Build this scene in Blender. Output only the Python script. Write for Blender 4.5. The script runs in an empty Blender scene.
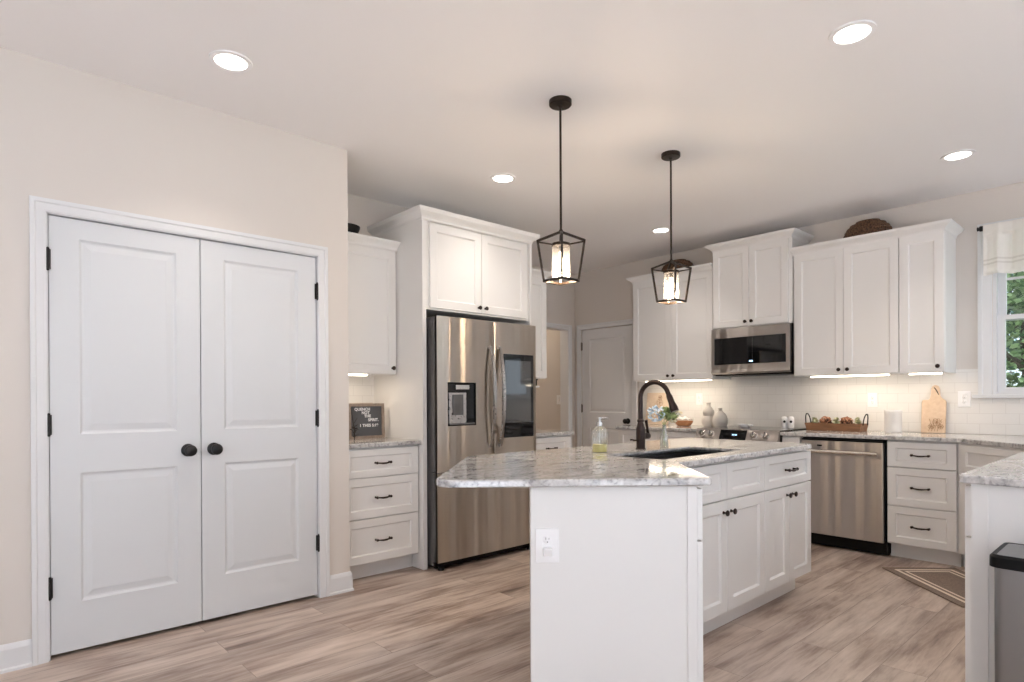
import bpy, bmesh, math, random
from math import pi, sin, cos, radians, sqrt
from mathutils import Vector, Matrix

random.seed(7)
S = bpy.context.scene
COL = S.collection

# ------------------------------------------------------------------ camera, sky, exposure
FPX = 610.45
cam_d = bpy.data.cameras.new('camera')
cam = bpy.data.objects.new('camera', cam_d)
COL.objects.link(cam)
S.camera = cam
cam_d.sensor_fit = 'HORIZONTAL'
cam_d.sensor_width = 36.0
cam_d.lens = FPX / 1024 * 36.0
cam_d.shift_y = (400.71 - 341.0) / 1024
cam_d.clip_start = 0.05
CAM_H = 1.1868
_yaw, _pit, _rol = radians(47.4262), radians(-0.1285), radians(-0.2788)
_fw = Vector((-sin(_yaw) * cos(_pit), cos(_yaw) * cos(_pit), sin(_pit)))
_r = Vector((cos(_yaw), sin(_yaw), 0))
_u = _r.cross(_fw)
_r2 = _r * cos(_rol) + _u * sin(_rol)
_u2 = -_r * sin(_rol) + _u * cos(_rol)
cam.matrix_world = Matrix(((_r2.x, _u2.x, -_fw.x, 0), (_r2.y, _u2.y, -_fw.y, 0), (_r2.z, _u2.z, -_fw.z, CAM_H), (0, 0, 0, 1)))

W = bpy.data.worlds.new('daylight')
S.world = W
W.use_nodes = True
_bg = W.node_tree.nodes['Background']
# daylight: soft sky above, bright sunlit ground below the horizon
SKY_UP, SKY_DOWN = 1.55, 1.2
_wn = W.node_tree
_tc = _wn.nodes.new('ShaderNodeTexCoord')
_sx = _wn.nodes.new('ShaderNodeSeparateXYZ')
_mr = _wn.nodes.new('ShaderNodeMapRange')
_mr.inputs['From Min'].default_value = -0.12
_mr.inputs['From Max'].default_value = 0.12
_mr.inputs['To Min'].default_value = SKY_DOWN
_mr.inputs['To Max'].default_value = SKY_UP
_wn.links.new(_tc.outputs['Generated'], _sx.inputs[0])
_wn.links.new(_sx.outputs['Z'], _mr.inputs['Value'])
_wn.links.new(_mr.outputs['Result'], _bg.inputs[1])
_bg.inputs[0].default_value = (0.86, 0.955, 1.06, 1)

SUN_W = 62.0
_sd = bpy.data.lights.new('sun', 'SUN')
_sd.energy = SUN_W
_sd.angle = radians(1.0)
_sd.color = (0.765, 0.98, 1.28)
_so = bpy.data.objects.new('sun', _sd)
COL.objects.link(_so)
_so.rotation_euler = Vector((-0.45, 0.62, -0.80)).to_track_quat('-Z', 'Y').to_euler()

DOWNLIGHT_W = 2.5
PENDANT_W = 14.0
STRIP_W = 2.7
WARM = (1.0, 0.80, 0.60)

S.view_settings.view_transform = 'Standard'
S.view_settings.look = 'None'
S.view_settings.gamma = 1.0
S.view_settings.use_curve_mapping = False
S.view_settings.exposure = 0.09
S.cycles.use_denoising = True
S.cycles.max_bounces = 10
S.cycles.diffuse_bounces = 8
S.cycles.transparent_max_bounces = 12
S.cycles.caustics_reflective = False
S.cycles.caustics_refractive = False
S.cycles.sample_clamp_indirect = 6.0

H = 2.743          # ceiling
YB = 5.72          # back wall
XP = -3.489        # pantry wall
XL = -4.22         # refrigerator wall
ZT = 0.906         # counter top
ZU = 0.876

# ------------------------------------------------------------------ materials
def new_mat(name):
    m = bpy.data.materials.new(name)
    m.use_nodes = True
    nt = m.node_tree
    b = nt.nodes['Principled BSDF']
    return m, nt, b

def mat(name, col, rough=0.5, metal=0.0, bump=0.0, bscale=60.0, spec=None, **kw):
    m, nt, b = new_mat(name)
    b.inputs['Base Color'].default_value = (*col, 1)
    b.inputs['Roughness'].default_value = rough
    b.inputs['Metallic'].default_value = metal
    if spec is not None:
        b.inputs['Specular IOR Level'].default_value = spec
    for k, v in kw.items():
        b.inputs[k.replace('_', ' ')].default_value = v
    tc = nt.nodes.new('ShaderNodeTexCoord')
    n = nt.nodes.new('ShaderNodeTexNoise')
    n.inputs['Scale'].default_value = bscale
    n.inputs['Detail'].default_value = 3
    nt.links.new(tc.outputs['Object'], n.inputs['Vector'])
    if bump > 0:
        bp = nt.nodes.new('ShaderNodeBump')
        bp.inputs['Strength'].default_value = bump
        bp.inputs['Distance'].default_value = 0.002
        nt.links.new(n.outputs['Fac'], bp.inputs['Height'])
        nt.links.new(bp.outputs['Normal'], b.inputs['Normal'])
    # faint tonal variation
    mr = nt.nodes.new('ShaderNodeMapRange')
    mr.inputs['To Min'].default_value = max(0.0, rough - 0.03)
    mr.inputs['To Max'].default_value = min(1.0, rough + 0.03)
    nt.links.new(n.outputs['Fac'], mr.inputs['Value'])
    nt.links.new(mr.outputs['Result'], b.inputs['Roughness'])
    return m

def emis(name, col, strength):
    m, nt, b = new_mat(name)
    b.inputs['Base Color'].default_value = (*col, 1)
    b.inputs['Emission Color'].default_value = (*col, 1)
    b.inputs['Emission Strength'].default_value = strength
    return m

def ramp(nt, stops):
    r = nt.nodes.new('ShaderNodeValToRGB')
    e = r.color_ramp.elements
    while len(e) < len(stops):
        e.new(0.5)
    for i, (p, c) in enumerate(stops):
        e[i].position = p
        e[i].color = (*c, 1)
    return r

def glass_mat(name, col=(1, 1, 1), alpha_mix=0.0, milk=0.0):
    m = bpy.data.materials.new(name)
    m.use_nodes = True
    nt = m.node_tree
    nt.nodes.clear()
    o = nt.nodes.new('ShaderNodeOutputMaterial')
    t = nt.nodes.new('ShaderNodeBsdfTransparent')
    t.inputs[0].default_value = (*col, 1)
    g = nt.nodes.new('ShaderNodeBsdfGlossy')
    g.inputs['Roughness'].default_value = 0.03
    f = nt.nodes.new('ShaderNodeLayerWeight')
    f.inputs['Blend'].default_value = 0.25
    mr = nt.nodes.new('ShaderNodeMapRange')
    mr.inputs['To Min'].default_value = 0.04 + alpha_mix
    mr.inputs['To Max'].default_value = 0.7
    mx = nt.nodes.new('ShaderNodeMixShader')
    nt.links.new(f.outputs['Facing'], mr.inputs['Value'])
    nt.links.new(mr.outputs['Result'], mx.inputs[0])
    nt.links.new(t.outputs[0], mx.inputs[1])
    nt.links.new(g.outputs[0], mx.inputs[2])
    out = mx.outputs[0]
    if milk > 0:
        tl = nt.nodes.new('ShaderNodeBsdfTranslucent')
        tl.inputs[0].default_value = (0.92, 0.91, 0.89, 1)
        df = nt.nodes.new('ShaderNodeBsdfDiffuse')
        df.inputs[0].default_value = (0.92, 0.91, 0.89, 1)
        a = nt.nodes.new('ShaderNodeMixShader')
        a.inputs[0].default_value = 0.5
        nt.links.new(tl.outputs[0], a.inputs[1])
        nt.links.new(df.outputs[0], a.inputs[2])
        k = nt.nodes.new('ShaderNodeMixShader')
        k.inputs[0].default_value = milk
        nt.links.new(out, k.inputs[1])
        nt.links.new(a.outputs[0], k.inputs[2])
        out = k.outputs[0]
    nt.links.new(out, o.inputs[0])
    return m

def granite():
    m, nt, b = new_mat('granite')
    L = nt.links
    g = nt.nodes.new('ShaderNodeNewGeometry')
    mp = nt.nodes.new('ShaderNodeMapping')
    mp.inputs['Rotation'].default_value = (0, 0, radians(35))
    mp.inputs['Scale'].default_value = (1.0, 0.38, 1.0)
    L.new(g.outputs['Position'], mp.inputs['Vector'])
    n1 = nt.nodes.new('ShaderNodeTexNoise')
    n1.inputs['Scale'].default_value = 11
    n1.inputs['Detail'].default_value = 9
    n1.inputs['Roughness'].default_value = 0.68
    n1.inputs['Distortion'].default_value = 1.4
    L.new(mp.outputs[0], n1.inputs['Vector'])
    r1 = ramp(nt, [(0.26, (0.14, 0.145, 0.155)), (0.36, (0.37, 0.37, 0.38)), (0.45, (0.54, 0.535, 0.535)), (0.62, (0.70, 0.69, 0.68))])
    L.new(n1.outputs['Fac'], r1.inputs[0])
    n2 = nt.nodes.new('ShaderNodeTexNoise')
    n2.inputs['Scale'].default_value = 62
    n2.inputs['Detail'].default_value = 4
    L.new(g.outputs['Position'], n2.inputs['Vector'])
    r2 = ramp(nt, [(0.33, (0.30, 0.28, 0.28)), (0.46, (0.86, 0.85, 0.84)), (0.62, (1, 1, 1))])
    L.new(n2.outputs['Fac'], r2.inputs[0])
    mx = nt.nodes.new('ShaderNodeMix')
    mx.data_type = 'RGBA'
    mx.blend_type = 'MULTIPLY'
    mx.inputs[0].default_value = 0.62
    L.new(r1.outputs[0], mx.inputs[6])
    L.new(r2.outputs[0], mx.inputs[7])
    # thin dark veins
    w = nt.nodes.new('ShaderNodeTexWave')
    w.inputs['Scale'].default_value = 2.2
    w.inputs['Distortion'].default_value = 11
    w.inputs['Detail'].default_value = 4
    L.new(mp.outputs[0], w.inputs['Vector'])
    r3 = ramp(nt, [(0.0, (0.42, 0.41, 0.42)), (0.09, (1, 1, 1)), (1.0, (1, 1, 1))])
    L.new(w.outputs['Fac'], r3.inputs[0])
    m2 = nt.nodes.new('ShaderNodeMix')
    m2.data_type = 'RGBA'
    m2.blend_type = 'MULTIPLY'
    m2.inputs[0].default_value = 0.4
    L.new(mx.outputs[2], m2.inputs[6])
    L.new(r3.outputs[0], m2.inputs[7])
    L.new(m2.outputs[2], b.inputs['Base Color'])
    b.inputs['Roughness'].default_value = 0.07
    b.inputs['IOR'].default_value = 1.62
    return m

def planks():
    m, nt, b = new_mat('vinyl_planks')
    L = nt.links
    g = nt.nodes.new('ShaderNodeNewGeometry')
    sp = nt.nodes.new('ShaderNodeSeparateXYZ')
    L.new(g.outputs['Position'], sp.inputs[0])
    cb = nt.nodes.new('ShaderNodeCombineXYZ')
    L.new(sp.outputs['Y'], cb.inputs['X'])
    L.new(sp.outputs['X'], cb.inputs['Y'])
    br = nt.nodes.new('ShaderNodeTexBrick')
    br.offset = 0.37
    br.offset_frequency = 2
    br.inputs['Scale'].default_value = 1.0
    br.inputs['Mortar Size'].default_value = 0.0012
    br.inputs['Mortar Smooth'].default_value = 0.2
    br.inputs['Bias'].default_value = 0.0
    br.inputs['Brick Width'].default_value = 1.52
    br.inputs['Row Height'].default_value = 0.178
    br.inputs['Color1'].default_value = (0, 0, 0, 1)
    br.inputs['Color2'].default_value = (1, 1, 1, 1)
    br.inputs['Mortar'].default_value = (0.5, 0.5, 0.5, 1)
    L.new(cb.outputs[0], br.inputs['Vector'])
    # per-plank offset for the grain
    ml = nt.nodes.new('ShaderNodeVectorMath')
    ml.operation = 'SCALE'
    ml.inputs['Scale'].default_value = 7.3
    L.new(br.outputs['Color'], ml.inputs[0])
    ad = nt.nodes.new('ShaderNodeVectorMath')
    L.new(cb.outputs[0], ad.inputs[0])
    L.new(ml.outputs[0], ad.inputs[1])
    mp = nt.nodes.new('ShaderNodeMapping')
    mp.inputs['Scale'].default_value = (1.5, 17.0, 1.0)
    L.new(ad.outputs[0], mp.inputs['Vector'])
    n = nt.nodes.new('ShaderNodeTexNoise')
    n.inputs['Scale'].default_value = 1.5
    n.inputs['Detail'].default_value = 9
    n.inputs['Roughness'].default_value = 0.72
    n.inputs['Distortion'].default_value = 0.35
    L.new(mp.outputs[0], n.inputs['Vector'])
    mp2 = nt.nodes.new('ShaderNodeMapping')
    mp2.inputs['Scale'].default_value = (1.0, 4.2, 1.0)
    L.new(ad.outputs[0], mp2.inputs['Vector'])
    nb = nt.nodes.new('ShaderNodeTexNoise')
    nb.inputs['Scale'].default_value = 1.7
    nb.inputs['Detail'].default_value = 3
    nb.inputs['Distortion'].default_value = 0.5
    L.new(mp2.outputs[0], nb.inputs['Vector'])
    av = nt.nodes.new('ShaderNodeMix')
    av.inputs[0].default_value = 0.52
    L.new(n.outputs['Fac'], av.inputs[2])
    L.new(nb.outputs['Fac'], av.inputs[3])
    r = ramp(nt, [(0.34, (0.140, 0.096, 0.076)), (0.43, (0.325, 0.243, 0.198)), (0.53, (0.51, 0.418, 0.355)), (0.68, (0.68, 0.578, 0.505))])
    L.new(av.outputs[0], r.inputs[0])
    # whole-plank tone
    r2 = ramp(nt, [(0.0, (0.86, 0.85, 0.85)), (1.0, (1.10, 1.09, 1.08))])
    L.new(br.outputs['Color'], r2.inputs[0])
    mx = nt.nodes.new('ShaderNodeMix')
    mx.data_type = 'RGBA'
    mx.blend_type = 'MULTIPLY'
    mx.inputs[0].default_value = 1.0
    L.new(r.outputs[0], mx.inputs[6])
    L.new(r2.outputs[0], mx.inputs[7])
    m3 = nt.nodes.new('ShaderNodeMix')
    m3.data_type = 'RGBA'
    L.new(br.outputs['Fac'], m3.inputs[0])
    L.new(mx.outputs[2], m3.inputs[6])
    m3.inputs[7].default_value = (0.20, 0.155, 0.128, 1)
    L.new(m3.outputs[2], b.inputs['Base Color'])
    b.inputs['Roughness'].default_value = 0.36
    bp = nt.nodes.new('ShaderNodeBump')
    bp.inputs['Strength'].default_value = 0.12
    bp.inputs['Distance'].default_value = 0.003
    L.new(n.outputs['Fac'], bp.inputs['Height'])
    L.new(bp.outputs[0], b.inputs['Normal'])
    return m

def subway(axis):
    m, nt, b = new_mat('subway_tile_' + axis.lower())
    L = nt.links
    g = nt.nodes.new('ShaderNodeNewGeometry')
    sp = nt.nodes.new('ShaderNodeSeparateXYZ')
    L.new(g.outputs['Position'], sp.inputs[0])
    cb = nt.nodes.new('ShaderNodeCombineXYZ')
    L.new(sp.outputs[axis], cb.inputs['X'])
    sb = nt.nodes.new('ShaderNodeMath')
    sb.operation = 'SUBTRACT'
    sb.inputs[1].default_value = 0.906
    L.new(sp.outputs['Z'], sb.inputs[0])
    L.new(sb.outputs[0], cb.inputs['Y'])
    br = nt.nodes.new('ShaderNodeTexBrick')
    br.inputs['Scale'].default_value = 1.0
    br.inputs['Mortar Size'].default_value = 0.0018
    br.inputs['Mortar Smooth'].default_value = 0.3
    br.inputs['Brick Width'].default_value = 0.1545
    br.inputs['Row Height'].default_value = 0.0785
    br.inputs['Color1'].default_value = (0.84, 0.825, 0.80, 1)
    br.inputs['Color2'].default_value = (0.825, 0.81, 0.785, 1)
    br.inputs['Mortar'].default_value = (0.72, 0.70, 0.675, 1)
    L.new(cb.outputs[0], br.inputs['Vector'])
    L.new(br.outputs['Color'], b.inputs['Base Color'])
    b.inputs['Roughness'].default_value = 0.2
    bp = nt.nodes.new('ShaderNodeBump')
    bp.invert = True
    bp.inputs['Strength'].default_value = 0.3
    bp.inputs['Distance'].default_value = 0.0015
    L.new(br.outputs['Fac'], bp.inputs['Height'])
    L.new(bp.outputs[0], b.inputs['Normal'])
    return m

def steel(name, col=(0.50, 0.45, 0.395), rough=0.34, wav=0.5, aniso=0.98):
    """Brushed stainless: horizontal brushing, slightly wavy sheet."""
    m, nt, b = new_mat(name)
    L = nt.links
    b.inputs['Base Color'].default_value = (*col, 1)
    b.inputs['Metallic'].default_value = 1.0
    b.inputs['Roughness'].default_value = rough
    b.inputs['Anisotropic'].default_value = aniso
    tg = nt.nodes.new('ShaderNodeTangent')
    tg.direction_type = 'RADIAL'
    tg.axis = 'Z'
    b.inputs['Anisotropic Rotation'].default_value = 0.25
    L.new(tg.outputs[0], b.inputs['Tangent'])
    tc = nt.nodes.new('ShaderNodeTexCoord')
    mp = nt.nodes.new('ShaderNodeMapping')
    mp.inputs['Scale'].default_value = (8.0, 8.0, 0.14)
    L.new(tc.outputs['Object'], mp.inputs['Vector'])
    n = nt.nodes.new('ShaderNodeTexNoise')
    n.inputs['Scale'].default_value = 1.0
    n.inputs['Detail'].default_value = 1.5
    L.new(mp.outputs[0], n.inputs['Vector'])
    bp = nt.nodes.new('ShaderNodeBump')
    bp.inputs['Strength'].default_value = wav
    bp.inputs['Distance'].default_value = 0.05
    L.new(n.outputs['Fac'], bp.inputs['Height'])
    L.new(bp.outputs[0], b.inputs['Normal'])
    return m

def wood(name, c1, c2, scale=(3, 40, 3), rough=0.5):
    m, nt, b = new_mat(name)
    L = nt.links
    tc = nt.nodes.new('ShaderNodeTexCoord')
    mp = nt.nodes.new('ShaderNodeMapping')
    mp.inputs['Scale'].default_value = scale
    L.new(tc.outputs['Object'], mp.inputs['Vector'])
    n = nt.nodes.new('ShaderNodeTexNoise')
    n.inputs['Scale'].default_value = 2.0
    n.inputs['Detail'].default_value = 5
    n.inputs['Distortion'].default_value = 0.6
    L.new(mp.outputs[0], n.inputs['Vector'])
    r = ramp(nt, [(0.3, c1), (0.7, c2)])
    L.new(n.outputs['Fac'], r.inputs[0])
    L.new(r.outputs[0], b.inputs['Base Color'])
    b.inputs['Roughness'].default_value = rough
    return m

def leaf_mat(name, c1, c2):
    m, nt, b = new_mat(name)
    L = nt.links
    g = nt.nodes.new('ShaderNodeNewGeometry')
    r = ramp(nt, [(0.0, c1), (1.0, c2)])
    L.new(g.outputs['Random Per Island'], r.inputs[0])
    L.new(r.outputs[0], b.inputs['Base Color'])
    b.inputs['Roughness'].default_value = 0.55
    return m

def woven(name, c1, c2, sx=90, sz=55):
    m, nt, b = new_mat(name)
    L = nt.links
    tc = nt.nodes.new('ShaderNodeTexCoord')
    ck = nt.nodes.new('ShaderNodeTexNoise')
    mp = nt.nodes.new('ShaderNodeMapping')
    mp.inputs['Scale'].default_value = (sx, sx, sz)
    L.new(tc.outputs['Object'], mp.inputs['Vector'])
    ck.inputs['Scale'].default_value = 1.0
    L.new(mp.outputs[0], ck.inputs['Vector'])
    r = ramp(nt, [(0.35, c1), (0.65, c2)])
    L.new(ck.outputs['Fac'], r.inputs[0])
    L.new(r.outputs[0], b.inputs['Base Color'])
    b.inputs['Roughness'].default_value = 0.8
    bp = nt.nodes.new('ShaderNodeBump')
    bp.inputs['Strength'].default_value = 0.6
    bp.inputs['Distance'].default_value = 0.004
    L.new(ck.outputs['Fac'], bp.inputs['Height'])
    L.new(bp.outputs[0], b.inputs['Normal'])
    return m

M = {}
M['wall'] = mat('greige_paint', (0.69, 0.645, 0.60), 0.7, bump=0.05, bscale=220)
M['ceiling'] = mat('ceiling_paint', (0.88, 0.87, 0.87), 0.85, bump=0.05, bscale=180)
M['trim'] = mat('trim_white', (0.75, 0.76, 0.775), 0.42)
M['door'] = mat('door_white', (0.685, 0.705, 0.725), 0.42)
M['cab'] = mat('cabinet_white', (0.795, 0.79, 0.78), 0.36)
M['dark'] = mat('dark_gap', (0.012, 0.012, 0.012), 0.9)
M['bronze'] = mat('oil_rubbed_bronze', (0.034, 0.021, 0.018), 0.34, 0.6)
M['black'] = mat('matte_black', (0.010, 0.010, 0.011), 0.42, 0.3)
M['pend'] = mat('pendant_bronze', (0.032, 0.022, 0.016), 0.38, 0.6)
M['granite'] = granite()
M['floor'] = planks()
M['tileX'] = subway('X')
M['tileY'] = subway('Y')
M['steel'] = steel('brushed_steel')
M['dwsteel'] = steel('dishwasher_steel', (0.47, 0.435, 0.41), 0.34, 0.45, 0.97)
M['satin'] = mat('satin_metal', (0.60, 0.58, 0.56), 0.22, 1.0)
M['handle'] = mat('handle_steel', (0.42, 0.40, 0.385), 0.28, 1.0)
M['case'] = mat('appliance_case_grey', (0.085, 0.083, 0.085), 0.5)
M['screen'] = mat('screen_glass', (0.006, 0.006, 0.007), 0.05, IOR=2.1)
M['gloss'] = mat('black_glass', (0.004, 0.004, 0.005), 0.04, spec=0.4)
M['blk'] = mat('black_plastic', (0.006, 0.006, 0.0065), 0.4, spec=0.15)
M['white'] = mat('white_plastic', (0.90, 0.90, 0.91), 0.35)
M['ivory'] = mat('slot_ring_grey', (0.30, 0.29, 0.28), 0.5)  # plain grey for outlet slots and cooktop burner rings
M['lamp'] = emis('lamp_lens', (1.0, 0.93, 0.84), 9.0)
M['bulb'] = emis('filament_bulb', (1.0, 0.82, 0.58), 26.0)
M['strip'] = emis('led_strip', (1.0, 0.88, 0.70), 7.0)
M['clear'] = glass_mat('clear_glass')
M['pane'] = glass_mat('window_glass', (0.97, 0.98, 0.98))
M['seed'] = glass_mat('lantern_glass', (0.97, 0.95, 0.92), 0.06, 0.10)
M['ribbed'] = glass_mat('ribbed_glass', (0.95, 0.97, 0.95), 0.12, 0.10)
M['soap'] = mat('yellow_soap', (0.72, 0.66, 0.18), 0.2)
M['sink'] = mat('dark_sink', (0.016, 0.015, 0.015), 0.35)
M['ceramic'] = mat('stoneware_grey', (0.55, 0.52, 0.49), 0.65, bump=0.3, bscale=35)
M['canister'] = mat('white_ceramic', (0.76, 0.75, 0.74), 0.3, bump=0.15, bscale=90)
M['maple'] = wood('maple', (0.66, 0.48, 0.33), (0.74, 0.57, 0.42), (18, 18, 2.5))
M['blondwood'] = wood('blond_wood', (0.70, 0.55, 0.42), (0.78, 0.64, 0.50), (18, 18, 2.5))
M['walnut'] = wood('tray_wood', (0.17, 0.075, 0.035), (0.27, 0.13, 0.06), (4, 30, 30))
M['bowlwood'] = wood('bowl_wood', (0.36, 0.15, 0.06), (0.48, 0.22, 0.09), (6, 30, 30))
M['greyframe'] = wood('weathered_frame', (0.22, 0.165, 0.13), (0.33, 0.26, 0.21), (20, 4, 20))
M['paleframe'] = wood('pale_board', (0.62, 0.53, 0.45), (0.70, 0.61, 0.53), (15, 15, 3))
M['felt'] = mat('charcoal_felt', (0.105, 0.107, 0.115), 0.95, bump=0.3, bscale=300)
M['burn'] = mat('burnt_line', (0.30, 0.16, 0.075), 0.7)
M['twig'] = mat('dark_twig', (0.03, 0.022, 0.018), 0.8)
M['wicker'] = woven('dark_wicker', (0.045, 0.022, 0.012), (0.17, 0.09, 0.05))
M['rug'] = woven('rug_brown', (0.16, 0.118, 0.092), (0.27, 0.20, 0.158), 160, 160)
M['rugline'] = mat('rug_cream', (0.74, 0.63, 0.52), 0.95)
M['linen'] = mat('sheer_linen', (0.74, 0.71, 0.67), 0.9)
M['leafg'] = leaf_mat('bouquet_green', (0.16, 0.24, 0.08), (0.50, 0.58, 0.26))
M['blue'] = leaf_mat('hydrangea_blue', (0.55, 0.68, 0.80), (0.80, 0.87, 0.92))
M['creamfl'] = leaf_mat('cream_petals', (0.80, 0.70, 0.42), (0.86, 0.82, 0.70))
M['rust'] = leaf_mat('rust_petals', (0.26, 0.09, 0.04), (0.55, 0.30, 0.18))
M['sage'] = leaf_mat('sage_leaves', (0.30, 0.33, 0.18), (0.55, 0.55, 0.38))
M['treeleaf'] = leaf_mat('tree_leaves', (0.06, 0.14, 0.05), (0.55, 0.70, 0.38))
M['treedark'] = leaf_mat('dark_tree_leaves', (0.035, 0.075, 0.06), (0.12, 0.20, 0.14))
M['bark'] = mat('bark', (0.09, 0.07, 0.055), 0.9, bump=0.6, bscale=30)
M['bluelcd'] = emis('clock_digits', (0.45, 0.72, 1.0), 2.2)
M['brownrail'] = mat('unfinished_rail', (0.50, 0.38, 0.28), 0.6)
M['hinge'] = mat('hinge_bronze', (0.020, 0.017, 0.016), 0.4, 0.5)
M['greyhinge'] = mat('grey_hinge', (0.19, 0.16, 0.14), 0.4, 0.6)
M['lawn'] = mat('lawn_green', (0.10, 0.17, 0.05), 0.9, bump=0.4, bscale=12)

# ------------------------------------------------------------------ mesh helper
class B:
    def __init__(self):
        self.v = []
        self.f = []
    def add(self, vs, fs):
        n = len(self.v)
        self.v += [tuple(p) for p in vs]
        self.f += [tuple(i + n for i in f) for f in fs]
        return self
    def box(self, x0, x1, y0, y1, z0, z1):
        x0, x1 = sorted((x0, x1)); y0, y1 = sorted((y0, y1)); z0, z1 = sorted((z0, z1))
        self.add([(x0, y0, z0), (x1, y0, z0), (x1, y1, z0), (x0, y1, z0), (x0, y0, z1), (x1, y0, z1), (x1, y1, z1), (x0, y1, z1)],
                 [(0, 3, 2, 1), (4, 5, 6, 7), (0, 1, 5, 4), (1, 2, 6, 5), (2, 3, 7, 6), (3, 0, 4, 7)])
        return self
    def obox(self, c, s, m):
        """box of size s centred on c, turned by 3x3 matrix m"""
        vs = []
        for dz in (-.5, .5):
            for dx, dy in ((-.5, -.5), (.5, -.5), (.5, .5), (-.5, .5)):
                vs.append(Vector(c) + m @ Vector((dx * s[0], dy * s[1], dz * s[2])))
        self.add(vs, [(0, 3, 2, 1), (4, 5, 6, 7), (0, 1, 5, 4), (1, 2, 6, 5), (2, 3, 7, 6), (3, 0, 4, 7)])
        return self
    def lathe(self, prof, c=(0, 0, 0), seg=24, axis='z', caps=True):
        """prof: (radius, height) list; axis: direction the height runs"""
        vs, fs = [], []
        for r, h in prof:
            for k in range(seg):
                a = 2 * pi * k / seg
                x, y = r * cos(a), r * sin(a)
                if axis == 'z': p = (x, y, h)
                elif axis == 'y': p = (y, h, x)
                elif axis == '-y': p = (x, -h, y)
                else: p = (h, x, y)
                vs.append((p[0] + c[0], p[1] + c[1], p[2] + c[2]))
        n = len(prof)
        for i in range(n - 1):
            for k in range(seg):
                k2 = (k + 1) % seg
                fs.append((i * seg + k, i * seg + k2, (i + 1) * seg + k2, (i + 1) * seg + k))
        if caps:
            if prof[0][0] > 1e-6: fs.append(tuple(range(seg))[::-1])
            if prof[-1][0] > 1e-6: fs.append(tuple((n - 1) * seg + k for k in range(seg)))
        self.add(vs, fs)
        return self
    def tube(self, pts, r, seg=10, closed=False, caps=True):
        pts = [Vector(p) for p in pts]
        n = len(pts)
        rs = r if isinstance(r, (list, tuple)) else [r] * n
        vs, fs = [], []
        up = None
        for i, p in enumerate(pts):
            if closed: t = (pts[(i + 1) % n] - pts[i - 1])
            else: t = pts[min(i + 1, n - 1)] - pts[max(i - 1, 0)]
            t.normalize()
            if up is None:
                up = Vector((0, 0, 1)) if abs(t.z) < 0.9 else Vector((1, 0, 0))
            a = t.cross(up).normalized()
            up = a.cross(t).normalized()
            for k in range(seg):
                w = 2 * pi * k / seg
                vs.append(p + (a * cos(w) + up * sin(w)) * rs[i])
        for i in range(n if closed else n - 1):
            j = (i + 1) % n
            for k in range(seg):
                k2 = (k + 1) % seg
                fs.append((i * seg + k, i * seg + k2, j * seg + k2, j * seg + k))
        if caps and not closed:
            fs.append(tuple(range(seg))[::-1])
            fs.append(tuple((n - 1) * seg + k for k in range(seg)))
        self.add(vs, fs)
        return self
    def ball(self, c, r, seg=14, rings=9, sq=(1, 1, 1)):
        prof = []
        vs, fs = [], []
        for i in range(rings + 1):
            t = pi * i / rings
            for k in range(seg):
                a = 2 * pi * k / seg
                vs.append((c[0] + r * sq[0] * sin(t) * cos(a), c[1] + r * sq[1] * sin(t) * sin(a), c[2] - r * sq[2] * cos(t)))
        for i in range(rings):
            for k in range(seg):
                k2 = (k + 1) % seg
                fs.append((i * seg + k, i * seg + k2, (i + 1) * seg + k2, (i + 1) * seg + k))
        self.add(vs, fs)
        return self
    def prism(self, poly, z0, z1):
        n = len(poly)
        self.add([(x, y, z0) for x, y in poly] + [(x, y, z1) for x, y in poly],
                 [tuple(range(n))[::-1], tuple(range(n, 2 * n))] + [(i, (i + 1) % n, n + (i + 1) % n, n + i) for i in range(n)])
        return self
    def xprism(self, prof, x0, x1):
        """profile of (y, z) points run along x"""
        n = len(prof)
        self.add([(x0, y, z) for y, z in prof] + [(x1, y, z) for y, z in prof],
                 [tuple(range(n)), tuple(range(n, 2 * n))[::-1]] + [(i, n + i, n + (i + 1) % n, (i + 1) % n) for i in range(n)])
        return self
    def paneled(self, x0, x1, z0, z1, yf, th, panels, prof):
        """slab whose front (towards -y) at yf carries recessed panels; prof: (inset, depth) steps"""
        yb = yf + th
        e = 0.0015
        # sides and back
        self.add([(x0, yf + e, z0), (x1, yf + e, z0), (x1, yb, z0), (x0, yb, z0), (x0, yf + e, z1), (x1, yf + e, z1), (x1, yb, z1), (x0, yb, z1)],
                 [(0, 3, 2, 1), (4, 5, 6, 7), (1, 2, 6, 5), (2, 3, 7, 6), (3, 0, 4, 7)])
        q = lambda a, b, c, d, y: self.add([(a, y, c), (b, y, c), (b, y, d), (a, y, d)], [(0, 1, 2, 3)])
        X0, X1, Z0, Z1 = x0 + e, x1 - e, z0 + e, z1 - e
        self.add([(x0, yf + e, z0), (x1, yf + e, z0), (x1, yf + e, z1), (x0, yf + e, z1), (X0, yf, Z0), (X1, yf, Z0), (X1, yf, Z1), (X0, yf, Z1)],
                 [(0, 1, 5, 4), (1, 2, 6, 5), (2, 3, 7, 6), (3, 0, 4, 7)])
        px0, px1 = panels[0][0], panels[0][1]
        q(X0, px0, Z0, Z1, yf)
        q(px1, X1, Z0, Z1, yf)
        zs = Z0
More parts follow.
